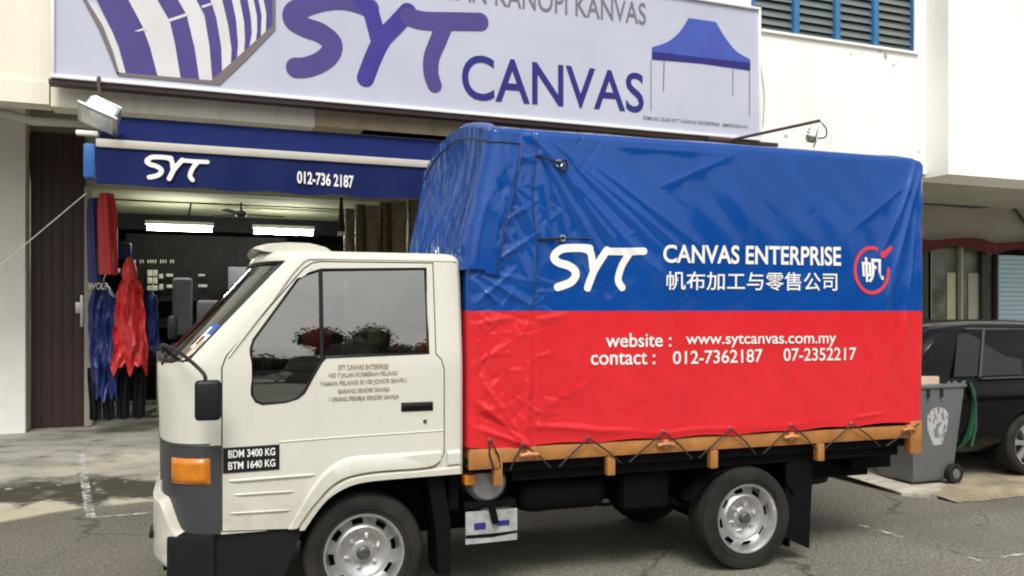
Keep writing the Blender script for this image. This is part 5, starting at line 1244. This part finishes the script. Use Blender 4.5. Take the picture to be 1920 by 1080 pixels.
# ================================================================= CANVAS COVER (own thing resting on the bed)
CB = (3.1, YC, .93)
cv_ = empty('canvas_cover', CB, 'glossy blue and red canvas cover with white lettering over the truck bed', 'canvas cover', frame=1)
cv_['_b'] = CB
def TT(mb, name, m, smooth=60, par=None, rc=True): return mb.build(name, m, par or cv_, smooth, base=CB, recalc=rc)
CR = []
def cr(p0, p1, amp, wd):
    a, b = bp(*p0, YT), bp(*p1, YT); CR.append((a[0], a[1], b[0], b[1], amp, wd))
for c_ in [((1000, 258), (1215, 500), .014, .028), ((1030, 262), (1290, 480), .010, .035), ((1020, 300), (1120, 470), .013, .02), ((1050, 320), (1175, 490), .012, .022), ((1085, 320), (1240, 470), .009, .02), ((1100, 300), (1300, 455), .008, .03),
           ((1012, 320), (1040, 470), .010, .016), ((1030, 330), (1090, 540), .008, .02), ((1150, 275), (1370, 290), .006, .03), ((1250, 345), (1372, 292), .007, .02), ((1120, 420), (1300, 560), .004, .04),
           ((1726, 300), (1662, 560), .024, .022), ((1722, 320), (1692, 640), .022, .016), ((1727, 340), (1708, 620), .016, .010), ((1716, 300), (1676, 430), .016, .014), ((1712, 330), (1640, 500), .010, .035), ((1728, 380), (1714, 780), .010, .018), ((1700, 345), (1598, 430), .006, .03), ((1675, 560), (1655, 790), .006, .03), ((1690, 600), (1700, 790), .007, .02), ((1600, 790), (1640, 660), .005, .03),
           ((930, 285), (1003, 300), .012, .018), ((932, 300), (1003, 430), .016, .02), ((935, 330), (1000, 372), .012, .014), ((928, 350), (995, 455), -.012, .015), ((922, 430), (1002, 380), .010, .014), ((915, 500), (1003, 440), .012, .015), ((905, 520), (998, 575), .014, .014), ((885, 575), (970, 500), .010, .014), ((880, 520), (940, 575), .012, .013), ((925, 390), (990, 520), .010, .014), ((885, 505), (1000, 530), .008, .012),
           ((985, 830), (878, 742), .016, .018), ((985, 830), (895, 700), .012, .022), ((985, 832), (880, 800), .016, .014), ((985, 828), (995, 640), .010, .018), ((980, 815), (880, 770), -.010, .014), ((1000, 800), (1210, 812), .012, .020), ((1210, 815), (1420, 800), .007, .02), ((990, 780), (1130, 700), .006, .03), ((878, 690), (960, 640), .009, .02), ((880, 610), (985, 590), .007, .016), ((1005, 600), (1060, 590), .008, .012), ((1420, 805), (1560, 790), .005, .02), ((1600, 785), (1660, 780), .008, .012)]: cr(*c_)
rc_ = random.Random(21)
for k in range(70):   # small random creases; denser towards the laced front corner
    t_ = rc_.random() ** 2.2; px = 890 + t_ * 820; py = rc_.uniform(262, 800); a = rc_.choice([rc_.uniform(-.3, .3) + .9, rc_.uniform(-.3, .3) - .9, rc_.uniform(-1.6, 1.6)]); L = rc_.uniform(30, 110)
    am = rc_.uniform(.002, .006) * max(.12, 1.1 - t_ * 2.6) * rc_.choice((1, -1)); cr((px, py), (px + L * math.cos(a), py + L * math.sin(a)), am, rc_.uniform(.008, .022))
for k in range(210):   # fine crinkles where the sheet is gathered round the front hoop
    px = 882 + rc_.random() ** 1.5 * (130 if k < 140 else 330); py = rc_.uniform(265, 815) if k % 3 else rc_.uniform(520, 815); a = rc_.uniform(-1.5, 1.5); L = rc_.uniform(14, 55)
    cr((px, py), (px + L * math.cos(a), py + L * math.sin(a)), rc_.uniform(.0012, .0034) * rc_.choice((1, 1, -1)), rc_.uniform(.004, .010))
CRA = np.array(CR)
def sdisp(x, z):
    """outward bulge of the near sheet (arrays)"""
    x = np.asarray(x, float); z = np.asarray(z, float); d = np.zeros(np.broadcast(x, z).shape)
    for x0, z0, x1, z1, am, wd in CRA:
        dx, dz = x1 - x0, z1 - z0; L = math.hypot(dx, dz); t_ = ((x - x0) * dx + (z - z0) * dz) / L / L; e = ((x - x0) * -dz + (z - z0) * dx) / L
        tap = np.clip((t_ + .15) / .3, 0, 1) * np.clip((1.15 - t_) / .55, 0, 1); d += am * 1.08 * tap * np.exp(-(np.sqrt(e * e + 1.6e-5) - .004) / wd)
    d += .006 * np.sin(x * 2.1 + 1) * np.sin(z * 3) + .012 * np.sin(np.clip((x - 1.4) / 3.44, 0, 1) * np.pi) * np.sin(np.clip((z - .94) / 1.9, 0, 1) * np.pi)
    d += .0022 * np.sin(x * 17 + 3 * np.sin(z * 5)) * np.cos(z * 9 + x * 2)
    s0 = bp(1004, 500, YT)[0]; d += .009 * (np.tanh((x - s0) / .006) + 1) / 2 - .004 * np.exp(-((x - s0 + .012) / .012) ** 2)
    return d
def zt_of(y): return 2.862 + .15 * np.sin(np.clip((y - YT) / (2 * (YC - YT)), 0, 1) * math.pi) ** .9
def xfront(z): t_ = np.clip((z - 1.95) / .9, 0, 1); return 1.405 + .14 * t_ * t_ * (3 - 2 * t_)
XB = 4.835; RCN = .05
def perim():
    """perimeter samples (kind, s) ; kinds: n near, f front, b back, r far, corners as arcs"""
    L = []
    for i in range(46): L.append(('F', 1 - i / 46.))          # front from far to near
    for i in range(7): L.append(('C', i / 7.))
    for i in range(420): L.append(('N', (i / 420.) ** 1.25))
    for i in range(7): L.append(('D', i / 7.))
    for i in range(20): L.append(('B', i / 20.))
    for i in range(30): L.append(('R', i / 30.))
    return L
PER = perim()
def cover_pt(kind, s_, v, zlo, zhi_f, off=0.):
    y0, y1 = YT, 2 * YC - YT; r_ = RCN
    # returns base point, outward normal for height parameter v in 0..1 from zlo to top
    def zz(y): return zlo + (zhi_f(y) - zlo) * v
    if kind == 'N':
        zc_ = zz(y0); xf = float(xfront(zc_)) + r_; x = xf + (XB - r_ - xf) * s_; return x, y0, zc_, (0, -1)
    if kind == 'R': zc_ = zz(y1); x = XB - (XB - float(xfront(zc_))) * s_; return x, y1, zc_, (0, 1)
    if kind == 'F': y = y0 + r_ + (y1 - y0 - r_) * s_; zc_ = zz(y); return float(xfront(zc_)), y, zc_, (-1, 0)
    if kind == 'B': y = y0 + r_ + (y1 - y0 - r_) * s_; return XB, y, zz(y), (1, 0)
    if kind == 'C': a = math.pi / 2 * s_; zc_ = zz(y0); xf = float(xfront(zc_)); return xf + r_ - r_ * math.cos(a), y0 + r_ - r_ * math.sin(a), zc_, (-math.cos(a), -math.sin(a))
    if kind == 'D': a = math.pi / 2 * s_; return XB - r_ + r_ * math.sin(a), y0 + r_ - r_ * math.cos(a), zz(y0), (math.sin(a), -math.cos(a))
FC = []
rf = random.Random(8)
for k in range(60): FC.append((rf.uniform(YT, 6.5), rf.uniform(1.9, 2.85), rf.uniform(-.25, .25), rf.uniform(.1, .45), rf.uniform(.004, .014) * rf.choice((1, 1, -1)), rf.uniform(.008, .03)))
def fdisp(y, z):
    d = 0.
    for y0, z0, sl_, L, am, wd in FC:
        t_ = (z - z0) / L
        if -1 < t_ < 1: e = y - y0 - sl_ * (z - z0); d += am * (1 - t_ * t_) * math.exp(-abs(e) / wd)
    return d + .01 * math.sin(y * 9 + z) + .010 * mnoise.noise(Vector((y * 9, z * 2.2, 3))) + .006 * mnoise.noise(Vector((y * 26, z * 7, 1))) * min(1, max(.2, 2.75 - z))
def cover_part(zlo, zhi, top, nv, wavy=False):
    P_ = []; Nn = []; 
    zf = (lambda y: float(zt_of(y)) - .045) if top else (lambda y: zhi)
    for j in range(nv + 1):
        for kd, s_ in PER:
            x, y, z, nn = cover_pt(kd, s_, j / nv, zlo, zf); P_.append([x, y, z]); Nn.append(nn)
    P_ = np.array(P_); Nn = np.array(Nn, float); m_ = len(PER)
    near = np.array([kd in 'NCD' for kd, _ in PER] * (nv + 1)); fr_ = np.array([kd == 'F' for kd, _ in PER] * (nv + 1))
    D = np.zeros(len(P_)); D[near] = sdisp(P_[near, 0], P_[near, 2])
    D[fr_] = [fdisp(y, z) for y, z in P_[fr_][:, 1:]]
    fade = np.ones(len(P_))
    ib = [i for i, (kd, s_) in enumerate(PER) if kd == 'F']
    for q_ in range(len(P_)):
        kd, s_ = PER[q_ % m_]
        if kd == 'F': fade[q_] = min(1, s_ * 8)
        elif kd == 'C': fade[q_] = .6 * s_
        elif kd == 'N' : fade[q_] = min(1, .6 + s_ * 20)
    D *= fade
    P_[:, 0] += Nn[:, 0] * D; P_[:, 1] += Nn[:, 1] * D
    if wavy:
        low = np.clip(1 - (P_[:, 2] - zlo) / .25, 0, 1); P_[:, 2] += low * (.014 * np.abs(np.sin((P_[:, 0] - 1.77) / .49 * math.pi)) - .035 * np.clip((1.85 - P_[:, 0]) / .45, -.0, 1) * np.clip((P_[:, 0] - 1.4) / .3, 0, 1) + .02 * np.clip((P_[:, 0] - 3.5) / 1.3, 0, 1))
        P_[:, 1] -= Nn[:, 1] * 0
    rows = [P_[j * m_:(j + 1) * m_] for j in range(nv + 1)]
    if top:
        last = rows[-1]; nr = Nn[-m_:]
        for k in range(1, 6):
            a = math.pi / 2 * k / 5; q_ = last.copy(); q_[:, 0] -= nr[:, 0] * .045 * (1 - math.cos(a)); q_[:, 1] -= nr[:, 1] * .045 * (1 - math.cos(a)); q_[:, 2] += .045 * math.sin(a); rows.append(q_)
    V = np.vstack(rows)
    if top: V[:, 2] -= .035 * np.clip((V[:, 0] - 4.66) / .17, 0, 1) ** 2.5 * np.clip((V[:, 2] - 2.3) / .5, 0, 1)
    f_ = [(j * m_ + k, j * m_ + (k + 1) % m_, (j + 1) * m_ + (k + 1) % m_, (j + 1) * m_ + k) for j in range(len(rows) - 1) for k in range(m_)]
    return MB().add(V.tolist(), f_)
ZS = 1.75
TT(cover_part(ZS, 0, True, 130), 'blue_panel', 'tarpblue', 80)
TT(cover_part(.925, ZS - .0005, False, 84, True), 'red_panel', 'tarpred', 80)
# roof sheet
def roofp(u, v):
    y = YT + .035 + (2 * (YC - YT) - .07) * v; return (float(xfront(3)) + .03 + (XB - .06 - float(xfront(3))) * u, y, float(zt_of(YT)) + max(0, float(zt_of(y) - zt_of(YT + .045))) - .001 - .03 * max(0, (u - .95) / .05) ** 2 - .012 * math.sin(u * math.pi * 4) ** 2 * math.sin(v * math.pi))
TT(MB().grid(roofp, 40, 30), 'roof_panel', 'tarpblue', 80)
# front flap, lapped round the corner and hanging free
def flapf(u, v):
    # u from far (0) to wrapped near edge (1)
    z_top = 2.80; L1 = 2 * (YC - YT) - .05
    s_ = u * (L1 + .20)
    if s_ < L1: y = 2 * YC - YT - s_; wrap = 0
    else: y = YT; wrap = s_ - L1
    zt2 = float(zt_of(y)) - .035; zb3 = 1.985 - .012 * math.sin(u * 19) - .02 * (wrap > .1)
    z = zb3 + (zt2 - zb3) * v; xf = float(xfront(z))
    d = .022 + .010 * (1 - v) + .55 * fdisp(y, z) * (1 if wrap == 0 else .3) + .012 * mnoise.noise(Vector((u * 16, v * 2, 9))) * (1 - v * .6) + .008 * mnoise.noise(Vector((u * 34, v * 3.5, 5))) + .0035 * mnoise.noise(Vector((u * 60, v * 14, 2))) * (1.2 - v)
    if wrap < .001 and y > YT + .05: return (xf - d, y, z)
    a = min(1, max(0, (s_ - (L1 - .05)) / .10)) * math.pi / 2; cx_, cy_ = xf + .05, YT + .05
    extra_ = max(0, s_ - (L1 + .05)); lean = (1 - v) * .06
    return (cx_ - (.05 + d) * math.cos(a) + max(0, extra_ - 0) * (1 - lean) , cy_ - (.05 + min(d, .03)) * math.sin(a), z)
TT(MB().grid(flapf, 260, 110), 'front_flap', 'tarpblue', 80)
# sewn hem band along the top of the front and the flap's side edge
TT(MB().tube([(flapf(u, .93)[0] - .004, flapf(u, .93)[1] - .002, flapf(u, .93)[2]) for u in np.linspace(.01, .99, 70)], .005, 6), 'hem_seam', 'seam')if 'seam' in M else None
M['seam'] = mat('seam_blue', (.004, .03, .12), .5)
TT(MB().tube([(flapf(u, .925)[0] - .004, flapf(u, .925)[1] - .003, flapf(u, .925)[2]) for u in np.linspace(.01, .995, 80)], .006, 6), 'hem_seam', 'seam')
TT(MB().tube([(flapf(.992, v)[0], flapf(.992, v)[1] - .004, flapf(.992, v)[2]) for v in np.linspace(.01, .93, 30)], .005, 6), 'hem_seam', 'seam')
TT(MB().tube([(flapf(.80, v)[0] - .003, flapf(.80, v)[1], flapf(.80, v)[2]) for v in np.linspace(.35, .93, 30)], .006, 6), 'hem_seam', 'seam')
def on(x, z, o_=.005): return (x, YT - float(sdisp(x, z)) - o_, z)
def on_many(name, verts, faces, m, o_=.005):
    V = np.array(verts); d = sdisp(V[:, 0], V[:, 1]); return TT(MB().add(np.column_stack([V[:, 0], YT - d - o_, V[:, 1]]).tolist(), faces), name, m, 80, rc=False)
s0 = bp(1003, 500, YT)[0]
TT(MB().tube([on(bp(1003 + 3 * math.sin(py * .03), py, YT)[0], bp(1003, py, YT)[1], .002) for py in range(262, 580, 6)], .0055, 6), 'panel_seam', 'seam')
def T_text(s_, px, off_=0., step=(24, 3), m='print'):
    uv, fs_ = text_uv(s_, off_, step); qm = quadmap(tp(*px)); on_many('lettering', [qm(u, v) for u, v in uv], fs_, m)
T_text('CANVAS ENTERPRISE', ((1240, 493), (1573, 499), (1573, 463), (1240, 459)), .022)
T_text('帆布加工与零售公司', ((1246, 544), (1566, 546), (1566, 511), (1246, 509)), .008)
T_text('website :', ((1133, 651), (1256, 650), (1256, 624), (1133, 625)), .010, (10, 3))
T_text('www.sytcanvas.com.my', ((1283, 652), (1564, 650), (1564, 626), (1283, 628)), .010)
T_text('contact :', ((1105, 684), (1226, 683), (1226, 660), (1105, 661)), .010, (10, 3))
T_text('012-7362187', ((1259, 683), (1427, 679), (1427, 654), (1259, 658)), .010, (12, 3))
T_text('07-2352217', ((1466, 677), (1601, 675), (1601, 651), (1466, 653)), .010, (12, 3))
T_text('帆', ((1614, 529), (1653, 532), (1653, 485), (1612, 482)), .022, (4, 4))
st = []; qL = tp((1031, 546), (1210, 546), (1210, 460), (1031, 460)); wid = math.dist(qL[0], qL[1]); hgt = math.dist(qL[0], qL[3])
for pts, wd in logoS: st.append(([((x - 78) / 468 * wid, (300 - y) / 224 * hgt) for x, y in pts], wd / 224 * hgt * 1.2))
v_, f_ = strokes_mesh(st, .009); qm = quadmap(qL); on_many('lettering', [qm(a / wid, b / hgt) for a, b in v_], f_, 'print')
# round red logo ring with a leaf-like drop
rc0 = bp(1631, 507, YT); rad = abs(bp(1665, 507, YT)[0] - bp(1597, 507, YT)[0]) / 2
rg = [(rc0[0] + rad * .92 * math.cos(a), rc0[1] + rad * 1.0 * math.sin(a)) for a in np.linspace(R(72), R(72) + R(292), 40)]
dr = [bp(1652, 478, YT), bp(1658, 473, YT), bp(1666, 465, YT)]
v_, f_ = strokes_mesh([(rg, .026), (dr, (.05, .03))], .007); on_many('logo_ring', v_, f_, 'printred', .0045)
# eyelets and lacing
def eyelet(px, py, r_=.020):
    x, z = bp(px, py, YT); y = YT - float(sdisp(x, z)) - .004
    TT(MB().lathe([(r_ * .45, 0), (r_ * .6, -.006), (r_ * .9, -.006), (r_, 0)], (x, y, z), 'y', 16), 'eyelet', 'steel'); return (x, y - .008, z)
e1 = eyelet(1045, 308, .026); e2 = eyelet(1053, 447, .022)
for e_, tgt in ((e1, (1006, 292)), (e2, (1008, 449))):
    x, z = bp(*tgt, YT); TT(MB().tube(smooth_line([e_, ((e_[0] + x) / 2, e_[1] - .006, (e_[2] + z) / 2 - .004), on(x, z, .006)], 5), .007, 6), 'lacing_cord', 'cord')
TT(MB().tube(smooth_line([e1, (e1[0] + .04, e1[1], e1[2] + .02), (e1[0] + .05, e1[1], e1[2] - .03), (e1[0] + .01, e1[1], e1[2] - .04), e1], 4), .007, 6), 'lacing_cord', 'cord')
x, z = bp(1110, 448, YT); TT(MB().tube([e2, on((e2[0] + x) / 2, z, .004), on(x, z, .003)], .004, 6), 'lacing_cord', 'seam')
# zigzag lashing under the bed edge
zz_pts = []
tops = [(917, 828), (978, 836), (1100, 824), (1240, 812), (1365, 806), (1480, 800), (1592, 797), (1716, 797)]
for i, (px, py) in enumerate(tops):
    x, z = bp(px, py, YT); z += .012
    eyelet(px, py - 4, .010)
    if i < len(tops) - 1:
        x2, z2 = bp(*tops[i + 1], YT); xm = (x + x2) / 2; zm = .80
        y_ = YT - .05
        TT(MB().tube([(x, YT - .035, z), (x + (xm - x) * .5, YT - .028, z - (z - zm) * .55), (xm - .03, YT - .004, zm - .01)], .0055, 6), 'lashing_rope', 'cord')
        TT(MB().tube([(x2, YT - .035, z2 + .012), (x2 - (x2 - xm) * .5, YT - .028, z2 + .012 - (z2 + .012 - zm) * .55), (xm + .03, YT - .004, zm - .01)], .0055, 6), 'lashing_rope', 'cord')
TT(MB().tube([on(bp(917, 826, YT)[0], bp(917, 826, YT)[1], .01), (1.53, YT - .03, .90), (1.56, YT - .03, .80)], .006, 6), 'lashing_rope', 'cord')

# ================================================================= TREES across the road (behind the viewer, seen in the door glass)
def tree(x, y, h, seed, lab):
    r_ = random.Random(seed); t_ = empty('street_tree', (x, y, 0), lab, 'tree', 'trees across the road'); t_['_b'] = (0, 0, 0)
    tk = MB().tube([(0, 0, 0), (.1, 0, h * .3), (0, .1, h * .6)], [.22, .16, .08], 8)
    for k in range(6):
        a = r_.uniform(0, 6.28); tk.tube([(.05, 0, h * r_.uniform(.3, .5)), (math.cos(a) * h * .2, math.sin(a) * h * .2, h * r_.uniform(.6, .75))], [.09, .03], 6)
    tk.build('trunk', 'bark', t_)
    cl = [(r_.gauss(0, h * .17), r_.gauss(0, h * .17), h * r_.uniform(.5, .95), h * r_.uniform(.08, .16)) for _ in range(22)]
    mb = MB()
    for (a1, a2, a3, a4) in cl: mb.add([(a1 + v[0] * a4 * .8, a2 + v[1] * a4 * .8, a3 + v[2] * a4 * .8) for v in iv], ifc)
    for k in range(13000):
        cx_, cy_, cz_, cr_ = r_.choice(cl); d = Vector((r_.gauss(0, 1), r_.gauss(0, 1), r_.gauss(0, 1))).normalized() * cr_ * r_.uniform(.6, .95); c_ = Vector((cx_, cy_, cz_)) + d
        a_ = Vector((r_.gauss(0, 1), r_.gauss(0, 1), r_.gauss(0, 1))).normalized() * .05; b_ = a_.cross(Vector((r_.gauss(0, 1), r_.gauss(0, 1), r_.gauss(0, 1)))).normalized() * .06
        mb.add([c_ - a_, c_ + b_, c_ + a_, c_ - b_], [(0, 1, 2, 3)])
    mb.build('crown', 'leaf', t_, 0, recalc=False)
for i, (x, y, h) in enumerate([(4.8, -22, 7.2), (6.9, -23, 6.4)]):
    tree(x, y, h, 30 + i, ['bushy street tree across the road, mirrored in the middle of the door glass', 'rounder street tree beside the bushy one across the road'][i])
# the wooded far side of the road, one mass
rt = random.Random(77); mb = MB(); V = []; Fc = []
cl = []
for k in range(260):
    x = rt.uniform(-45, 70); top = 5.0 + 1.2 * math.sin(x * .33 + 1) + 1.1 * math.sin(x * .9); z = rt.uniform(.5, max(1.5, top)); cl.append((x, -29 - rt.uniform(0, 5), z, rt.uniform(1.2, 2.6)))
for (a1, a2, a3, a4) in cl:
    o_ = len(V); V += [Vector((a1 + v[0] * a4 * .85 * (1 + .2 * math.sin(v[2] * 7 + a1)), a2 + v[1] * a4 * .85, a3 + v[2] * a4 * .85)) for v in iv]; Fc += [tuple(i + o_ for i in f) for f in ifc]
for k in range(60000):
    cx_, cy_, cz_, cr_ = rt.choice(cl); d = Vector((rt.gauss(0, 1), rt.gauss(0, 1), rt.gauss(0, 1))).normalized() * cr_ * rt.uniform(.4, 1.05); c_ = Vector((cx_, cy_, cz_)) + d
    a_ = Vector((rt.gauss(0, 1), rt.gauss(0, 1), rt.gauss(0, 1))).normalized() * .22; b_ = a_.cross(Vector((rt.gauss(0, 1), rt.gauss(0, 1), rt.gauss(0, 1)))).normalized() * .15
    o_ = len(V); V += [c_ - a_, c_ + b_, c_ + a_, c_ - b_]; Fc.append((o_, o_ + 1, o_ + 2, o_ + 3))
tag(MB().add(V, Fc).build('woodland', 'leaf', None, 0, recalc=False), 'dense green woodland on the far side of the road facing the shops', 'woodland', kind='stuff')
for o in bpy.data.objects:
    if '_b' in o: del o['_b']
